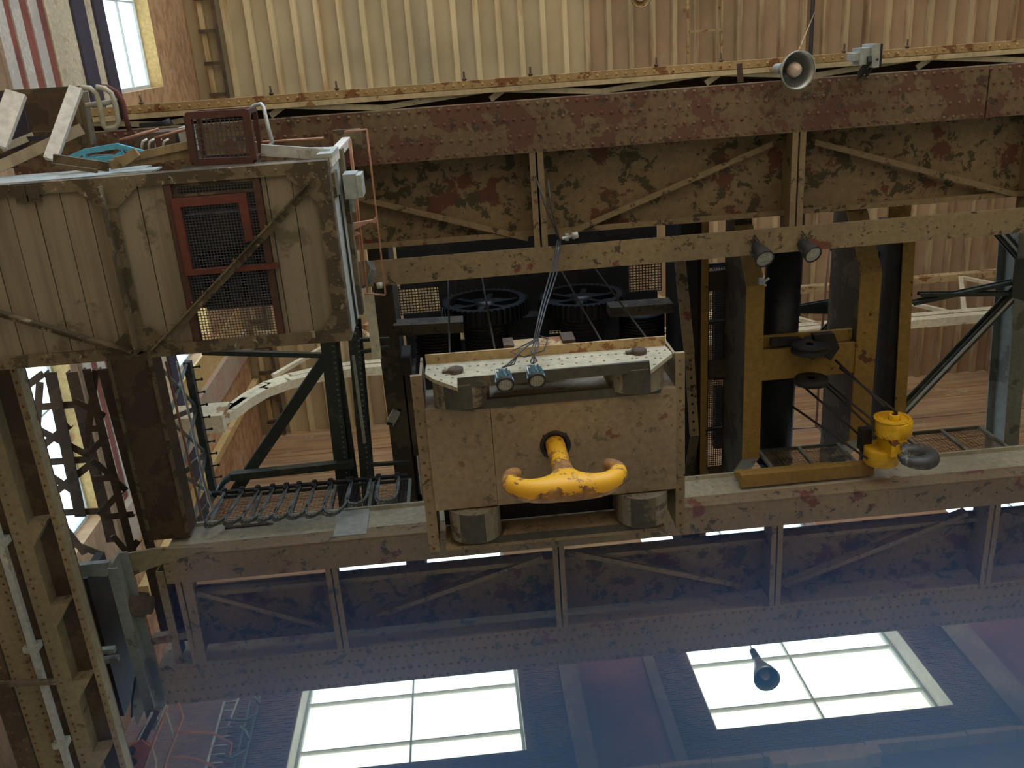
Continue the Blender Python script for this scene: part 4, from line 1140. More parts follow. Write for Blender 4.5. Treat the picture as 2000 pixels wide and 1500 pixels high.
# inner face plates of the slots
part(hb, 'slot_face', MB().poly([(0.13, 2.6, BHt + 0.02), (1.16, 2.6, BHt + 0.02), (1.1, 2.6, BHt + 0.26), (0.2, 2.6, BHt + 0.26)], (0, 0.03, 0)), M['block'])
part(hb, 'slot_face', MB().poly([(0.13, 3.80, BHt + 0.0), (1.16, 3.80, BHt + 0.0), (1.1, 3.80, BHt + 0.26), (0.2, 3.80, BHt + 0.26)], (0, 0.03, 0)), M['block'])
rv = MB(); rivets(rv, 0.25, 1.1, 0.09, 2.6, BHt + 0.06, 0.008, (0, -1, 0)); rivets(rv, 0.25, 1.1, 0.09, 3.8, BHt + 0.06, 0.008, (0, -1, 0))
part(hb, 'slot_riveting', rv, M['block'], None, 'stuff')
part(hb, 'rear_plate', MB().box((BX0 + 0.05, 3.83, BHt - 0.02), (BX1 - 0.1, 3.86, BHt + 0.5)), M['block'])
part(hb, 'rear_rim', MB().box((-0.05, 3.78, BHt - 0.02), (1.3, 3.83, BHt + 0.01)), M['stripe'])
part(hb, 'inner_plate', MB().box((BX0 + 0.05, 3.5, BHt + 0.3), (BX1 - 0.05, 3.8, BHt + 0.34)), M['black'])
for x0, x1 in ((BX0 - 0.085, BX0), (BX1, BX1 + 0.075)):
    part(hb, 'end_angle', MB().box((x0, 2.36, BHt + 0.02), (x1, 3.88, BHt + 0.06)).box((x1 - 0.02 if x0 < 0 else x0, 2.38, BHt + 0.06), (x1 if x0 < 0 else x0 + 0.02, 3.86, BHt + 0.5)), M['girder'])
rv = MB()
for xx in (BX0 - 0.05, BX1 + 0.04):
    y = 2.42
    while y < 3.85:
        rv.dome((xx, y, BHt + 0.02), 0.012); y += 0.11
part(hb, 'end_riveting', rv, M['rivet'], None, 'stuff')


def sheave_guard(cx, y0, y1, r, lab):
    n = 12
    prof = [(cx - r, BHt + 0.3)] + [(cx - r * math.cos(math.pi * i / n), BHt + 0.09 - (r * 0.92) * math.sin(math.pi * i / n)) for i in range(n + 1)] + [(cx + r, BHt + 0.3)]
    o = part(hb, 'sheave_guard', MB().poly([(a, y0, b) for a, b in prof], (0, y1 - y0, 0)), M['guard'], lab)
    m = MB()
    q = r * 1.015
    a0, a1 = 0.30, 0.62
    pr = [(cx - q * math.cos(math.pi * (a0 + (a1 - a0) * i / 6)), BHt + 0.09 - q * 0.92 * math.sin(math.pi * (a0 + (a1 - a0) * i / 6))) for i in range(7)]
    pr += [(cx - (r - 0.02) * math.cos(math.pi * a1), BHt + 0.09 - (r - 0.02) * 0.92 * math.sin(math.pi * a1)), (cx - (r - 0.02) * math.cos(math.pi * a0), BHt + 0.09 - (r - 0.02) * 0.92 * math.sin(math.pi * a0))]
    part(o, 'worn_stripe', m.poly([(a, y0 + 0.004, b) for a, b in pr], (0, y1 - y0 - 0.008, 0)), M['stripe'], 'dark worn stripe')


p = Z(902, 780, 6.42); sheave_guard(p.x, 2.42, 2.615, 0.215, None)
p = Z(1250, 765, 6.42); sheave_guard(p.x, 2.42, 2.615, 0.215, None)
p = Z(928, 1015, 6.42); sheave_guard(p.x, 3.515, 3.775, 0.205, None)
p = Z(1262, 985, 6.42); sheave_guard(p.x, 3.515, 3.775, 0.205, None)
# hoist ropes
HLAB = ('outer left', 'inner left', 'inner right', 'outer right')
for i, (xx, yy) in enumerate(((-0.16, 2.47), (0.22, 2.47), (1.12, 2.47), (1.5, 2.47), (-0.12, 3.65), (0.58, 3.65), (1.02, 3.65), (1.66, 3.65))):
    solo('hoist_rope', MB().tube((xx, yy, 6.96 if i < 4 else 6.85), (xx, yy + 0.1, 10.935), 0.010, 6), M['rope'], '%s hoist rope of four above the %s side of the hook block' % (HLAB[i % 4], 'cream plate' if i < 4 else 'rear'), 'rope', (xx, yy, 6.96), 'main hoist ropes')

# ------------------------------------------------------------------ double hook
HX, HY = 0.607, 3.02
sk = [((0, 0, 6.66), .083, .083), ((0, 0, 6.40), .083, .083), ((0, 0, 6.18), .08, .075), ((0, 0, 6.02), .085, .078), ((0, 0, 5.88), .13, .09), ((0, 0, 5.785), .15, .095)]
horn = [((.14, .0, 5.755), .105, .09), ((.25, 0, 5.765), .092, .086), ((.345, 0, 5.82), .084, .08), ((.395, 0, 5.91), .076, .074), ((.40, 0, 6.00), .066, .066), ((.355, 0, 6.07), .056, .056), ((.30, 0, 6.085), .042, .044)]
me = bpy.data.meshes.new('hook_skin')
vs = [p for p, a, b in sk]; ed = [(i, i + 1) for i in range(len(sk) - 1)]; rr = [(a, b) for p, a, b in sk]
for sg in (1, -1):
    prev = len(sk) - 1
    for p, a, b in horn:
        vs.append((p[0] * sg, p[1], p[2])); rr.append((a, b)); ed.append((prev, len(vs) - 1)); prev = len(vs) - 1
b0 = W((HX, HY, 6.0))
me.from_pydata([W((HX + p[0], HY + p[1], p[2])) - b0 for p in vs], ed, [])
hk = bpy.data.objects.new('hook_tmp', me); COL.objects.link(hk)
md = hk.modifiers.new('skin', 'SKIN'); md.use_smooth_shade = True
for i, sv in enumerate(me.skin_vertices[0].data):
    sv.radius = (rr[i][0] * U, rr[i][1] * U); sv.use_root = (i == 0)
hk.modifiers.new('sub', 'SUBSURF').levels = 3
dg = bpy.context.evaluated_depsgraph_get()
hm = bpy.data.meshes.new_from_object(hk.evaluated_get(dg))
bpy.data.objects.remove(hk)
hm.materials.clear(); hm.materials.append(M['hook'])
hook_m = M['hook']
hook = thing('ramshorn_hook', 'large yellow double hook with rusty worn horns under the big block', 'hook', (HX, HY, 6.0))
o = bpy.data.objects.new('forging', hm); COL.objects.link(o); o.parent = hook
part(hook, 'hook_nut', MB().lathe([(0, 0.01), (0, 0.12), (0.08, 0.12), (0.08, 0.01)], (HX, HY, 6.59), (0, 0, 1), 12), M['black'])

# ------------------------------------------------------------------ work lamps on the block with their cable
def work_lamp(px, py, lab):
    p = Z(px, py, 6.15)
    t = thing('work_lamp', lab, 'lamp', p, 'work lamps hanging at the hook block')
    ax = V((0.06, 0.30, -1)).normalized()
    o = p - ax * 0.14
    part(t, 'housing', MB().lathe([(-0.02, 0.004), (-0.02, 0.025), (0, 0.035), (0.015, 0.045), (0.10, 0.052), (0.125, 0.056)], o, ax, 20), M['lamp'])
    for k in range(12):
        an = 2 * math.pi * k / 12
        a = ax.cross(V((0, 1, 0))).normalized(); b = ax.cross(a)
        d = a * math.cos(an) + b * math.sin(an)
        part(t, 'fin', MB().bar(o + d * 0.048 + ax * 0.005, o + d * 0.058 + ax * 0.10, 0.006, 0.02, d), M['lamp'])
    part(t, 'rim', MB().lathe([(0.115, 0.05), (0.115, 0.064), (0.145, 0.064), (0.145, 0.052)], o, ax, 20), M['black'])
    part(t, 'lens', MB().lathe([(0.138, 0.055), (0.139, 0.0)], o, ax, 20), M['lens'])
    ld = MB()
    for i in range(-2, 3):
        for j in range(-2, 3):
            if i * i + j * j < 6:
                ld.dome(o + ax * 0.139 + a * i * 0.019 + b * j * 0.019, 0.007, ax)
    part(t, 'led_array', ld, M['cab_side'], None, 'stuff')
    part(t, 'bail', MB().rings([o + d * 0.06 + ax * 0.09, o + d * 0.062 - ax * 0.02, o - ax * 0.06, o - d * 0.062 - ax * 0.02, o - d * 0.06 + ax * 0.09], 0.006, 6), M['galv'])
    return o - ax * 0.06


w1 = work_lamp(987, 752, 'left of the two ribbed teal work lamps at the hook block')
w2 = work_lamp(1049, 744, 'right of the two ribbed teal work lamps at the hook block')
lc = thing('lamp_cable', 'grey power cable dropping from the near girder to the two work lamps', 'cable', Z(1090, 470, 7.85))
top = Z(1092, 468, 7.9)
mid = Z(1046, 662, 6.55)
for k in range(3):
    dx = V((0.012 * (k - 1), 0.006 * k, 0))
    part(lc, 'strand', MB().rings([top + dx, top.lerp(mid, 0.35) + dx * 2 + V((0.012, 0, -0.03)), top.lerp(mid, 0.7) + dx * 1.5, mid + dx], 0.0065, 6), M['cord'])
for a, b in (((1046, 345), 7.986), ((1070, 352), 7.986)):
    part(lc, 'strand', MB().rings([Z(*a, b), Z(a[0] + 22 - (a[0] - 1046) * 0.6, 410, 7.9), top], 0.008, 6), M['cord'])
for q, w in ((w1, 0), (w2, 1)):
    for k in range(3):
        part(lc, 'tail', MB().rings([mid + V((0.01 * k, 0, 0)), mid.lerp(q, 0.4) + V((0.03 * (k - 1), -0.02 * k, -0.04)), mid.lerp(q, 0.75) + V((0.025 * (1 - k), 0.02, -0.02)), q + V((0, 0, 0.016))], 0.0055, 6), M['cord'])
part(lc, 'slack_coil', MB().rings([mid, mid + V((-0.09, 0.02, -0.06)), mid + V((-0.2, 0.06, -0.08)), mid + V((-0.1, 0.1, -0.1)), mid + V((0.05, 0.07, -0.08)), mid + V((0.09, 0.0, -0.02)), mid + V((0.02, -0.02, 0.02))], 0.0055, 6), M['cord'])
part(lc, 'clamp', MB().lathe([(0, 0.015), (0.09, 0.015), (0.09, 0.03), (0.14, 0.03)], Z(1098, 466, 7.88), (1, -0.15, 0.1), 8).box(Z(1104, 458, 7.9), up(Z(1112, 470, 7.9), 7.94)), M['galv'], 'pale cable clamp')
part(lc, 'tie', MB().lathe([(0, 0.02), (0.05, 0.022)], Z(1089, 484, 7.8), (-0.1, 0.9, -0.6), 8), M['galv'])

# spot lamps at the edge of the near girder
def can_lamp(px, py, r, ax, lab):
    p = Z(px, py, 7.82)
    ax = V(ax).normalized()
    t = thing('spot_lamp', lab, 'lamp', p, 'spot lamps under the near girder edge')
    part(t, 'housing', MB().lathe([(-0.15, 0.01), (-0.15, r * 0.55), (-0.10, r * 0.7), (-0.04, r * 0.85), (0.03, r), (0.05, r), (0.05, r * 0.88)], p, ax, 22), M['black'])
    part(t, 'lens', MB().lathe([(0.043, r * 0.9), (0.044, 0.0)], p, ax, 22), M['lens'])
    a = ax.cross(V((0, 1, 0))).normalized(); b = ax.cross(a)
    ld = MB()
    for i in range(-3, 4):
        for j in range(-3, 4):
            if i * i + j * j < 9:
                ld.dome(p + ax * 0.044 + a * i * r * 0.24 + b * j * r * 0.24, r * 0.09, ax)
    part(t, 'led_array', ld, M['cab_side'], None, 'stuff')
    part(t, 'bracket', MB().rings([p + a * r * 0.9, p + a * r * 0.95 + V((0, -0.02, 0.10)), p - a * r * 0.95 + V((0, -0.02, 0.10)), p - a * r * 0.9], 0.011, 6).bar(p + V((0, -0.03, 0.09)), p + V((0, -0.03, 0.165)), 0.04, 0.03, (0, 1, 0)), M['black'])
    for k in range(2):
        part(t, 'lead', MB().rings([p - ax * 0.15, p + V((0.03 * k, -0.06, 0.12)), p + V((-0.03, -0.13 - 0.03 * k, 0.16))], 0.006, 6), M['black'])


can_lamp(1490, 500, 0.088, (0.12, 0.45, -1), 'black round spot lamp left of the bracket end, over the dark drum')
can_lamp(1583, 492, 0.082, (0.25, 0.40, -1), 'black round spot lamp right of the bracket end')
vl = solo('beam_clamp', MB().box(Z(1484, 545, 8.9), up(Z(1493, 556, 8.9), 8.96)).bar(Z(1490, 552, 8.9), Z(1502, 543, 8.9), 0.02, 0.02).bar(Z(1490, 552, 8.9), Z(1496, 558, 8.9), 0.02, 0.02), M['galv'], 'small bright beam clamp on the yellow beam below the left spot lamp', 'clamp', Z(1490, 550, 8.9))
cm = thing('security_camera', 'small white security camera on the dark left trolley beam', 'camera', Z(768, 816, 9.6))
part(cm, 'body', MB().bar(Z(774, 804, 9.6), Z(762, 826, 9.6), 0.09, 0.09), M['cab_side'])
part(cm, 'lens', MB().lathe([(0, 0.035), (0.03, 0.035), (0.03, 0.005)], Z(762, 826, 9.57), (-0.4, 0.7, -0.5), 12), M['black'])
part(cm, 'mount', MB().bar(Z(772, 808, 9.62), Z(782, 801, 9.695), 0.03, 0.03), M['black'])

# ------------------------------------------------------------------ yellow auxiliary trolley
AH = 9.0
at = thing('auxiliary_trolley', 'yellow auxiliary trolley frame with two deep bent beams right of the hook block', 'trolley', (3.6, 3.6, AH))
for x0, x1, ya, yb, yc, yd in ((2.90, 3.09, 2.05, 2.60, 4.56, 5.0), (4.10, 4.32, 2.0, 2.56, 4.45, 4.85)):
    sp = [(yb, AH + 0.02), (yc, AH + 0.02), (yd, AH + 0.45), (yd + 0.5, AH + 0.72), (yd + 0.5, AH + 0.8), (0.7, AH + 0.8), (0.7, AH + 0.72), (1.05, AH + 0.72), (ya, AH + 0.45)]
    part(at, 'beam_web', MB().poly([(x0 + 0.004, a, b) for a, b in sp], (x1 - x0 - 0.008, 0, 0)), M['trolley'], 'beam web coloured dark for its unlit side')  # shade on the beam sides put into the dark colour
    for (a, b), (c, d) in (((ya, AH + 0.44), (yb, AH + 0.0)), ((yb, AH), (yc, AH)), ((yc, AH), (yd, AH + 0.44))):
        part(at, 'bottom_plate', MB().poly([(x0, a, b), (x0, c, d), (x0, c, d + 0.025), (x0, a, b + 0.025)], (x1 - x0, 0, 0)), M['yellow'])
part(at, 'cross_beam', MB().box((3.09, 3.32, AH + 0.02), (4.10, 3.66, AH + 0.07)).box((3.09, 3.34, AH + 0.07), (4.10, 3.38, AH + 0.22)).box((3.09, 3.60, AH + 0.07), (4.10, 3.64, AH + 0.22)), M['yellow'])
part(at, 'cross_beam', MB().box((3.09, 3.20, AH + 0.12), (4.10, 3.32, AH + 0.17)), M['yellow'])
part(at, 'end_beam', MB().box((2.66, 4.38, 8.27), (4.05, 4.515, 8.37)), M['yellow'])
part(at, 'end_beam', MB().box((2.66, 4.44, 8.46), (3.7, 4.50, 8.52)), M['yellow'])
part(at, 'side_beam', MB().ibeam(Z(1778, 440, 9.3), Z(1758, 810, 9.3), 0.13, 0.45, 0.02).box((4.70, 0.7, 9.75), (4.95, 5.6, 9.79)), M['yellow'])
part(at, 'side_beam', MB().box(Z(1754, 440, 9.35), up(Z(1748, 830, 9.35), 9.8)), M['black'])
for (a, b), (c, d), w in (((1384, 548), (1440, 543), 0.22), ((1384, 722), (1445, 715), 0.2), ((1384, 925), (1430, 918), 0.15), ((1712, 498), (1760, 494), 0.09), ((1712, 672), (1760, 668), 0.14)):
    part(at, 'grating_bearer', MB().bar(Z(a, b, 9.75), Z(c, d, 9.75), w, 0.06), M['brown'])
dr = thing('auxiliary_drum', 'blue black rope drum lying between the yellow beams', 'drum', Z(1522, 700, 9.35))
p0, p1 = Z(1532, 480, 9.45), Z(1512, 898, 9.45)
L_ = (p1 - p0).length
part(dr, 'barrel', MB().lathe([(0, 0.02), (0, 0.19), (L_, 0.19), (L_, 0.02)], p0, p1 - p0, 32), M['drum'])
part(dr, 'end_flange', MB().lathe([(L_ - 0.03, 0.1), (L_ - 0.03, 0.205), (L_ + 0.02, 0.205), (L_ + 0.04, 0.17), (L_ + 0.1, 0.16), (L_ + 0.1, 0.02)], p0, p1 - p0, 32), M['drum'])
gv = []
t = 0.46 * L_
while t < 0.53 * L_:
    gv += [(t, 0.196), (t + 0.012, 0.2), (t + 0.024, 0.196)]; t += 0.03
part(dr, 'rope_wraps', MB().lathe([(gv[0][0], 0.19)] + gv + [(gv[-1][0], 0.19)], p0, p1 - p0, 32), M['black'])
sb = thing('upper_sheave_block', 'greasy black sheave block with guide plates on the yellow cross beam', 'sheave block', Z(1590, 690, 8.95))
p = Z(1588, 688, 8.72)
part(sb, 'sheave', MB().lathe([(0, 0.04), (0, 0.19), (0.02, 0.19), (0.035, 0.16), (0.055, 0.16), (0.07, 0.19), (0.09, 0.19), (0.09, 0.04)], p + V((0, -0.06, 0.1)), (0, 1, 0), 24), M['black'])
part(sb, 'cheek_plate', MB().poly([Z(1548, 676, 8.95), Z(1598, 668, 8.95), Z(1612, 684, 8.95), Z(1585, 702, 8.95), Z(1555, 690, 8.95)], (0, 0, 0.04)), M['brown'])
part(sb, 'cheek_plate', MB().poly([Z(1590, 655, 8.9), Z(1630, 652, 8.9), Z(1640, 680, 8.9), Z(1622, 705, 8.9), Z(1600, 690, 8.9)], (0, 0, 0.1)), M['black'])
part(sb, 'guide_bar', MB().bar(Z(1573, 664, 9.05), Z(1625, 655, 9.05), 0.06, 0.06).bar(Z(1505, 668, 9.0), Z(1562, 665, 9.0), 0.08, 0.07), M['black'])
part(sb, 'lower_sheave', MB().lathe([(0, 0.04), (0, 0.17), (0.06, 0.17), (0.06, 0.04)], Z(1585, 738, 8.8), (0, 1, 0.0), 24), M['black'])
part(sb, 'bolt', MB().box(Z(1588, 681, 8.92), up(Z(1600, 690, 8.92), 8.96)), M['galv'], 'shiny bolt head')

# auxiliary hook block
AX = Z(1747, 838, 8.2)
ab = thing('auxiliary_hook_block', 'bright yellow auxiliary hook block with two round sheave covers at right', 'hook block', AX)
ya = Z(1747, 818, 8.15)
part(ab, 'front_cover', MB().lathe([(0, 0.06), (0, 0.165), (0.01, 0.175), (0.16, 0.175), (0.17, 0.165), (0.17, 0.02)], (ya.x, ya.y, 8.15), (0, 1, 0), 32), M['aux_yellow'], 'yellow round sheave cover')
part(ab, 'rear_cover', MB().lathe([(0, 0.02), (0, 0.165), (0.01, 0.172), (0.16, 0.172), (0.17, 0.165), (0.17, 0.02)], (ya.x - 0.07, ya.y + 0.33, 8.22), (0, 1, 0), 32), M['aux_yellow'], 'yellow rear sheave cover')
part(ab, 'boss', MB().lathe([(-0.05, 0.03), (-0.055, 0.05), (-0.05, 0.055), (0.02, 0.055)], (ya.x, ya.y, 8.15), (0, 1, 0), 20), M['aux_yellow'])
part(ab, 'pin', MB().lathe([(-0.02, 0.035), (0.5, 0.035)], (ya.x, ya.y, 8.15), (0, 1, 0), 14), M['black'])
part(ab, 'cover_lip', MB().lathe([(0.0, 0.172), (-0.015, 0.178), (-0.015, 0.15), (0, 0.15)], (ya.x - 0.02, ya.y, 8.155), (0, 1, 0), 32), M['aux_yellow'])
part(ab, 'yoke', MB().box((ya.x - 0.09, ya.y + 0.165, 7.98), (ya.x + 0.06, ya.y + 0.34, 8.3)), M['aux_yellow'])
part(ab, 'lower_guard', MB().box((ya.x - 0.25, ya.y + 0.17, 8.3), (ya.x - 0.14, ya.y + 0.40, 8.4)), M['black'])
dm = MB()
for i in range(16):
    an = 2 * math.pi * i / 16
    dm.dome((ya.x + math.cos(an) * 0.15, ya.y, 8.15 + math.sin(an) * 0.15), 0.009, (0, -1, 0))
part(ab, 'cover_bolts'[:-1], dm, M['aux_yellow'], None, 'stuff')
# single hook
hx, hy, hz = ya.x + 0.03, ya.y + 0.22, 8.0
cur = []
for i in range(15):
    an = math.radians(100 - i * 21.5)
    cur.append(V((hx + 0.145 * math.cos(an) + 0.02, hy + 0.02, hz - 0.23 + 0.145 * math.sin(an))))
cur = [V((hx, hy, hz - 0.035)), V((hx, hy, hz - 0.06))] + cur
rad = [0.045, 0.048] + [0.05 + 0.026 * math.sin(math.pi * min(1, i / 12)) - (0.02 if i > 12 else 0) for i in range(15)]
rad[-1] = 0.022
ah = thing('single_hook', 'dark forged single hook hanging from the bright yellow block', 'hook', (hx, hy, hz))
part(ah, 'forging', MB().rings(cur, rad, 14), M['forged'])
part(ah, 'safety_latch', MB().bar(V((hx + 0.0, hy, hz - 0.06)), V((hx - 0.08, hy, hz - 0.17)), 0.03, 0.015, (0, 1, 0)), M['forged'])
# ropes to the auxiliary block
RLAB = ('first of the two ropes leaving the sheave block side by side for the yellow block', 'second of the two ropes leaving the sheave block side by side for the yellow block',
        'rope crossing in front of the right yellow beam to the top of the yellow block', 'topmost wire rope reaching the boss of the yellow block',
        'wire rope from under the cross beam to the lower yellow cover', 'lowest wire rope, passing over the lower half of the blue black drum')
for i, (a, b) in enumerate((((1608, 749), (1708, 842)), ((1614, 747), (1706, 822)), ((1640, 718), (1752, 806)), ((1632, 704), (1728, 794)), ((1557, 744), None), ((1545, 792), (1694, 896)))):
    q = Z(*b, 8.15) if b else V((ya.x - 0.07, ya.y + 0.42, 8.41))
    solo('auxiliary_rope', MB().tube(Z(*a, 8.99 if i == 4 else 8.97), q, 0.0125, 8), M['rope'], RLAB[i], 'rope', q, 'auxiliary hoist ropes')

# walkway gratings on both sides of the auxiliary trolley
for (a, b, c, d), lab in (((1384, 520, 1420, 935), 'dark wire mesh walkway left of the yellow beams'), ((1716, 472, 1752, 905), 'light catching wire mesh walkway right of the yellow beams')):
    p, q = Z(a, b, 9.815), Z(c, d, 9.815)
    g = thing('mesh_walkway', lab, 'walkway', (p.x, p.y, 9.815))
    wx = 0.40 if a < 1500 else 0.26
    part(g, 'wire_mesh', MB().grid((p.x, p.y, 9.815), (wx, 0, 0), (0, q.y - p.y, 0), int(wx / 0.026), int((q.y - p.y) / 0.026), 0.0075), M['wire'], None, 'stuff')
    for k in range(5):
        y = p.y + (q.y - p.y) * k / 4
        part(g, 'bearer', MB().bar((p.x, y, 9.845), (p.x + wx, y, 9.845), 0.04, 0.04), M['black'])
    part(g, 'edge_bar', MB().bar((p.x, p.y, 9.845), (p.x, q.y, 9.845), 0.025, 0.05).bar((p.x + wx, p.y, 9.845), (p.x + wx, q.y, 9.845), 0.025, 0.05), M['black'])
    if a < 1500:
        part(g, 'equipment_tray', MB().box((p.x + 0.13, p.y + 0.1, 10.0), (p.x + 0.36, 4.0, 10.12)).box((p.x + 0.15, 4.1, 10.0), (p.x + 0.25, 4.9, 10.12)), M['navy'], 'dark equipment behind the mesh')
    else:
        part(g, 'equipment_tray', MB().box((p.x + 0.19, p.y + 0.1, 10.0), (p.x + 0.25, q.y - 0.3, 10.12)), M['navy'], 'dark tray behind the mesh')
# salmon conduits behind the drum
cd = at
part(cd, 'conduit', MB().rings([Z(1620, 470, 10.4), Z(1604, 660, 10.4), Z(1594, 830, 10.4), Z(1640, 890, 10.4)], 0.018, 8), M['copper'])
part(cd, 'conduit', MB().tube(Z(1652, 470, 10.4), Z(1622, 880, 10.4), 0.018, 8), M['copper'])
part(cd, 'conduit', MB().tube(Z(1540, 838, 10.4), Z(1640, 832, 10.4), 0.016, 8), M['copper'])
for a, b in (((1618, 470), (1662, 530)), ((1596, 665), (1660, 600)), ((1560, 603), (1665, 585)), ((1560, 607), (1660, 608))):
    part(ct2, 'diagonal', MB().ibeam(Z(*a, 10.2), Z(*b, 10.2), 0.07, 0.07, 0.012), M['green'])

# ------------------------------------------------------------------ festoon cable and mesh railings on the far walkway
fs_ = thing('festoon_cable', 'looped flat grey festoon cable hanging from a rail along the far girder', 'cable', Z(600, 945, 9.1))
FY = 4.44
ra, rb_ = Y(415, 962, FY), Y(795, 922, FY)
part(fs_, 'track', MB().bar((ra.x, FY, 9.12), (rb_.x, FY, 9.12), 0.03, 0.05), M['black'])
anchors = [445, 478, 507, 535, 561, 585, 614, 645, 684, 720, 738, 775]
for i, px in enumerate(anchors):
    p = Y(px, 948, FY)
    part(fs_, 'cable_trolley', MB().box((p.x - 0.025, FY - 0.03, 9.03), (p.x + 0.025, FY + 0.03, 9.13)).lathe([(0, 0.005), (0, 0.03), (0.03, 0.03), (0.03, 0.005)], (p.x, FY - 0.04, 9.12), (0, 1, 0), 10), M['black'])
    if i + 1 < len(anchors) and i != 9:
        q = Y(anchors[i + 1], 948, FY)
        dp = 0.68 if i < 8 else 0.52
        w = q.x - p.x
        skew = -0.09 * (1 - i / 11)
        pts = []
        for k in range(13):
            u = k / 12
            x_ = p.x + w * (0.5 - 0.5 * math.cos(math.pi * u)) * 1.0
            z_ = 9.04 - dp * math.sin(math.pi * u) ** 0.55
            x_ += skew * math.sin(math.pi * u) + (u - 0.5) * 0.11 * math.sin(math.pi * u)
            pts.append(V((x_, FY, z_)))
        lp = MB()
        for off in (0.0, 0.026):
            for k in range(12):
                lp.tube(pts[k] + V((off * 0.7, -off, 0)), pts[k + 1] + V((off * 0.7, -off, 0)), 0.015, 6)
        part(fs_, 'cable_loop', lp, M['cable'])
a, b = Y(446, 950, 4.58), Y(800, 950, 4.58)
for x0, x1, lab in ((a.x, b.x, 'dark mesh handrail behind the festoon cable loops'), (3.15, 4.05, 'mesh handrail seen between the two deep yellow beams'), (4.40, 5.75, 'mesh handrail to the right of the yellow auxiliary hook block')):
    y0, h0, h1 = 4.58, 8.655, 9.19 if 3 < x0 < 4.2 else 9.29
    r_ = thing('mesh_railing', lab, 'railing', (x0, y0, h0))
    part(r_, 'wire_mesh', MB().grid((x0, y0, h0 + 0.05), (x1 - x0, 0, 0), (0, 0, h1 - h0 - 0.08), int((x1 - x0) / 0.042), 18, 0.0045), M['cab_steel'] if x0 > 0 else M['wire'], None, 'stuff')
    part(r_, 'top_bar', MB().bar((x0, y0, h1), (x1, y0, h1), 0.03, 0.035), M['green'])
    part(r_, 'toe_bar', MB().bar((x0, y0, h0 + 0.03), (x1, y0, h0 + 0.03), 0.03, 0.06), M['green'])
    n = max(2, int((x1 - x0) / 0.4))
    for k in range(n + 1):
        x_ = x0 + (x1 - x0) * k / n
        part(r_, 'post', MB().bar((x_, y0, h0 - 0.018), (x_, y0, h1), 0.035, 0.035, (0, 1, 0)), M['steel_pale'])

# ------------------------------------------------------------------ hanging lamps and floodlight
def bell_lamp(p, ax, r, L, lab, ctop, mts):
    ax = V(ax).normalized()
    t = thing('bell_lamp', lab, 'lamp', p)
    o = V(p)
    part(t, 'reflector', MB().lathe([(-L, r * 0.34), (-L * 0.8, r * 0.40), (-L * 0.55, r * 0.62), (-L * 0.25, r * 0.88), (0, r), (0.0, r * 0.985), (-L * 0.25, r * 0.86), (-L * 0.55, r * 0.6), (-L * 0.78, r * 0.36), (-L * 0.8, 0.01)], o, ax, 32), M[mts[0]])
    part(t, 'gear_housing', MB().lathe([(-L * 1.5, 0.01), (-L * 1.5, r * 0.26), (-L * 1.02, r * 0.34), (-L * 0.98, r * 0.36), (-L * 0.98, 0.01)], o, ax, 24), M[mts[1]])
    part(t, 'bulb', MB().lathe([(-L * 0.8, r * 0.16), (-L * 0.6, r * 0.2), (-L * 0.42, r * 0.38), (-L * 0.25, r * 0.42), (-L * 0.1, r * 0.33), (-L * 0.02, r * 0.13), (0, 0.002)], o, ax, 20), M['bulb'])
    part(t, 'rim', MB().lathe([(-0.006, r * 0.98), (-0.006, r * 1.03), (0.008, r * 1.03), (0.008, r * 0.98)], o, ax, 32), M[mts[1]])
    part(t, 'suspension_cable', MB().tube(o - ax * L * 1.48, ctop, 0.008, 6), M['cream_rust'])
    return t


bell_lamp(Z(1559, 137, 7.7), (0.16, 0.02, -1), 0.148, 0.24, 'spun metal bell lamp with pink bulb hanging in front of the near girder', Z(1546, 118, 8.28), ('alu', 'cab_side'))
solo('guy_wire', MB().tube(Z(1558, 104, 8.6), Z(1592, 22, 19.72), 0.008, 6), M['cream_rust'], 'thin pale guy wire rising from the bell lamp to the cable tray', 'wire', Z(1558, 104, 8.6))
p = Z(1498, 1326, 9.5)
bell_lamp(p, (-0.05, -0.12, -1), 0.165, 0.46, 'dark bell lamp hanging in front of the right bright window', V((p.x + 0.2, 7.9, HC + 0.02)), ('alu', 'green'))
p = Y(1250, -8, -0.6)
bell_lamp(Z(1252, -6, 19.3), (0, 0, -1), 0.2, 0.25, 'small pale lamp close under the roof deck at the top edge', Z(1252, -6, 19.3) + V((0, 0, 0.72)), ('cream_rust', 'brown'))
fl = thing('floodlight', 'grey box floodlight with pale glass standing on the near girder edge', 'lamp', Z(1700, 118, 8.45))
f0 = Z(1709, 108, 7.85)
part(fl, 'housing', MB().poly([(f0.x, f0.y - 0.09, 7.760), (f0.x, f0.y + 0.09, 7.760), (f0.x, f0.y + 0.09, 7.980), (f0.x, f0.y - 0.09, 7.980)], (-0.06, 0, 0)).box((f0.x - 0.15, f0.y - 0.065, 7.800), (f0.x - 0.06, f0.y + 0.065, 7.960)).box((f0.x - 0.2, f0.y - 0.03, 7.810), (f0.x - 0.15, f0.y + 0.03, 7.940)), M['grey'])
part(fl, 'glass', MB().box((f0.x, f0.y - 0.075, 7.775), (f0.x + 0.012, f0.y + 0.075, 7.965)), M['glass_white'], 'pale glass')
part(fl, 'bezel', MB().box((f0.x, f0.y - 0.09, 7.760), (f0.x + 0.02, f0.y - 0.075, 7.980)).box((f0.x, f0.y + 0.075, 7.760), (f0.x + 0.02, f0.y + 0.09, 7.980)).box((f0.x, f0.y - 0.09, 7.760), (f0.x + 0.02, f0.y + 0.09, 7.775)), M['black'])
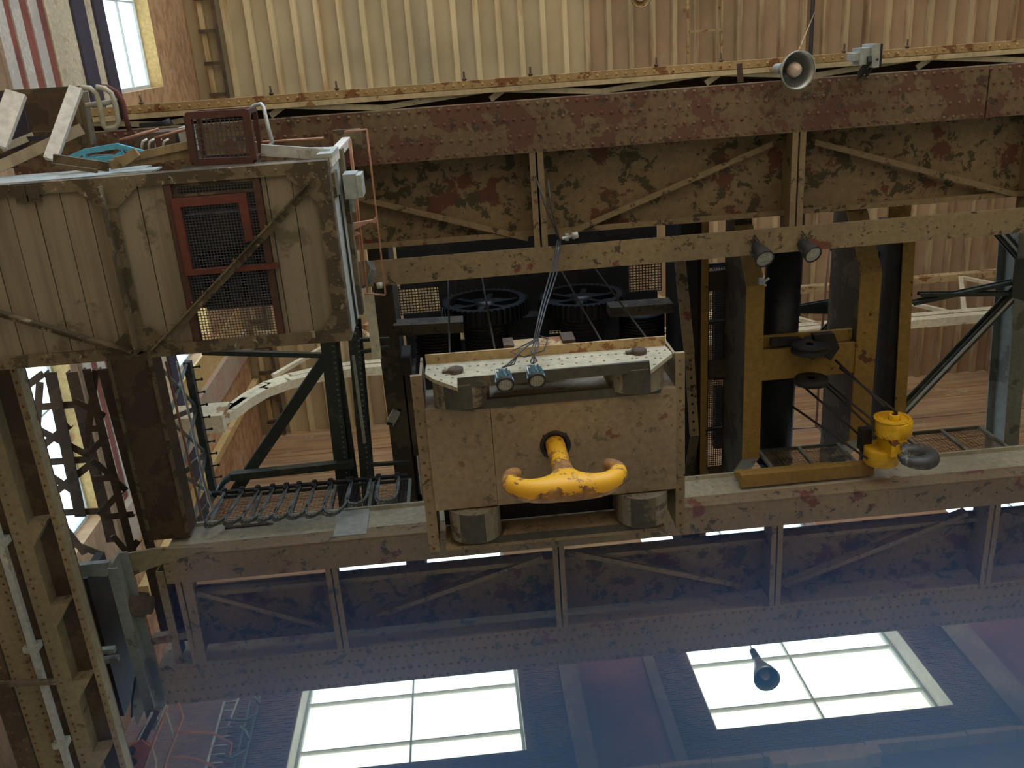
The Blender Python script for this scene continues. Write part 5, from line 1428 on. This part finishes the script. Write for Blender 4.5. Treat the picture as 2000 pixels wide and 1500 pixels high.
part(fl, 'stand', MB().bar((f0.x - 0.08, f0.y + 0.02, 7.760), (f0.x - 0.06, f0.y + 0.16, 7.99), 0.03, 0.05, (0, 1, 0)).bar((f0.x - 0.02, f0.y + 0.02, 7.760), (f0.x, f0.y + 0.16, 7.99), 0.02, 0.03, (0, 1, 0)), M['black'])
rdv = solo('guy_post', MB().bar(Z(1446, 160, 7.98), Z(1444, 124, 7.98), 0.04, 0.03).bar(Z(1450, 160, 7.98), Z(1447, 132, 7.98), 0.02, 0.02), M['brown'], 'short brown post standing on the girder edge left of the bell lamp', 'post', Z(1446, 160, 8.2))

# ------------------------------------------------------------------ lower left corner: caged ladder, platform, orange bracket
cg = thing('caged_ladder', 'caged ladder on the brick wall left of the left window', 'ladder', Y(470, 1430, 8.1))
LYY = 8.2
l0, l1 = Y(437, 1372, LYY), Y(385, 1560, LYY)
for px0, py0, px1, py1 in ((489, 1370, 455, 1510), (508, 1360, 472, 1510), (438, 1372, 400, 1510), (466, 1365, 445, 1420)):
    part(cg, 'cage_bar', MB().bar(Y(px0, py0, LYY), Y(px1, py1, LYY), 0.03, 0.02, (0, 1, 0)), M['greengrey'] if px0 > 480 else M['galv'])
for i in range(9):
    u = i / 8
    a = Y(437 - 38 * u, 1372 + 138 * u, LYY + 0.06); b = Y(446 - 36 * u, 1372 + 138 * u, LYY + 0.06)
    part(cg, 'rung', MB().bar(a, V((a.x + 0.2, a.y, a.z)), 0.02, 0.02), M['galv'])
for (a, b, c) in (((440, 1405), (478, 1407), (503, 1393)), ((425, 1475), (455, 1480), (480, 1465)), ((470, 1420), (480, 1428), (487, 1446)), ((497, 1362), (502, 1368), (506, 1373))):
    part(cg, 'hoop', MB().rings([Y(*a, LYY - 0.05), Y(*b, LYY - 0.12), Y(*c, LYY)], 0.018, 6), M['greengrey'] if a[0] < 460 else M['cab_side'])
pf = thing('guard_rail', 'pale bent guard rail tubes with a red tube in the lower left corner', 'railing', Z(340, 1440, 7.2))
GZ = 7.4
for pts, mt in ((((325, 1378), (302, 1425)), 'cab_side'), (((328, 1380), (296, 1460), (278, 1510)), 'copper'), (((324, 1390), (340, 1442)), 'cab_side'), (((349, 1374), (357, 1400), (345, 1432), (325, 1485), (318, 1510)), 'copper'),
                (((346, 1430), (380, 1430), (416, 1432), (453, 1452), (448, 1475)), 'copper'), (((330, 1482), (352, 1477), (385, 1482), (415, 1496), (428, 1512)), 'copper'), (((297, 1392), (268, 1445)), 'cab_side'), (((297, 1460), (304, 1485), (302, 1510)), 'cream')):
    part(pf, 'tube', MB().rings([Z(*q, GZ) for q in pts], 0.013, 8), M[mt])
ob = thing('orange_bracket', 'rusty orange steel bracket plate in the lower left corner', 'bracket', Z(275, 1460, 7.5))
part(ob, 'plate', MB().poly([Z(252, 1458, 7.5), Z(276, 1446, 7.5), Z(296, 1462, 7.5), Z(268, 1520, 7.5), Z(256, 1520, 7.5)], (0, 0, 0.05)), M['orange'])
part(ob, 'rib', MB().bar(Z(246, 1470, 7.48), Z(262, 1464, 7.48), 0.05, 0.08).bar(Z(250, 1482, 7.48), Z(266, 1490, 7.48), 0.04, 0.06), M['black'])
part(ob, 'upper_arm', MB().bar(Z(308, 1384, 7.55), Z(278, 1448, 7.55), 0.06, 0.05), M['brown'])


# ------------------------------------------------------------------ added blue haze imitating lens flare
def flare_veil_mat():
    mt = bpy.data.materials.new('blue flare veil')
    mt.use_nodes = True
    nt = mt.node_tree
    nt.nodes.remove(nt.nodes['Principled BSDF'])
    v = nt.nodes.new('ShaderNodeVolumeScatter')
    v.inputs['Color'].default_value = (0.17, 0.43, 1.0, 1)
    v.inputs["Density"].default_value = 0.135
    v.inputs['Anisotropy'].default_value = 0.5
    ab_ = nt.nodes.new('ShaderNodeVolumeAbsorption')
    ab_.inputs['Color'].default_value = (0.22, 0.48, 1.0, 1)
    ab_.inputs['Density'].default_value = 0.045
    ad = nt.nodes.new('ShaderNodeAddShader')
    nt.links.new(v.outputs[0], ad.inputs[0]); nt.links.new(ab_.outputs[0], ad.inputs[1])
    nt.links.new(ad.outputs[0], nt.nodes['Material Output'].inputs['Volume'])
    return mt


solo('flare_veil', MB().box((-2.6, 3.9, 0.5), (12.2, 8.33, 7.5)), flare_veil_mat(), 'thin blue flare veil added below the far girder', 'flare_veil', (5, 6.3, 4), None, 'stuff')
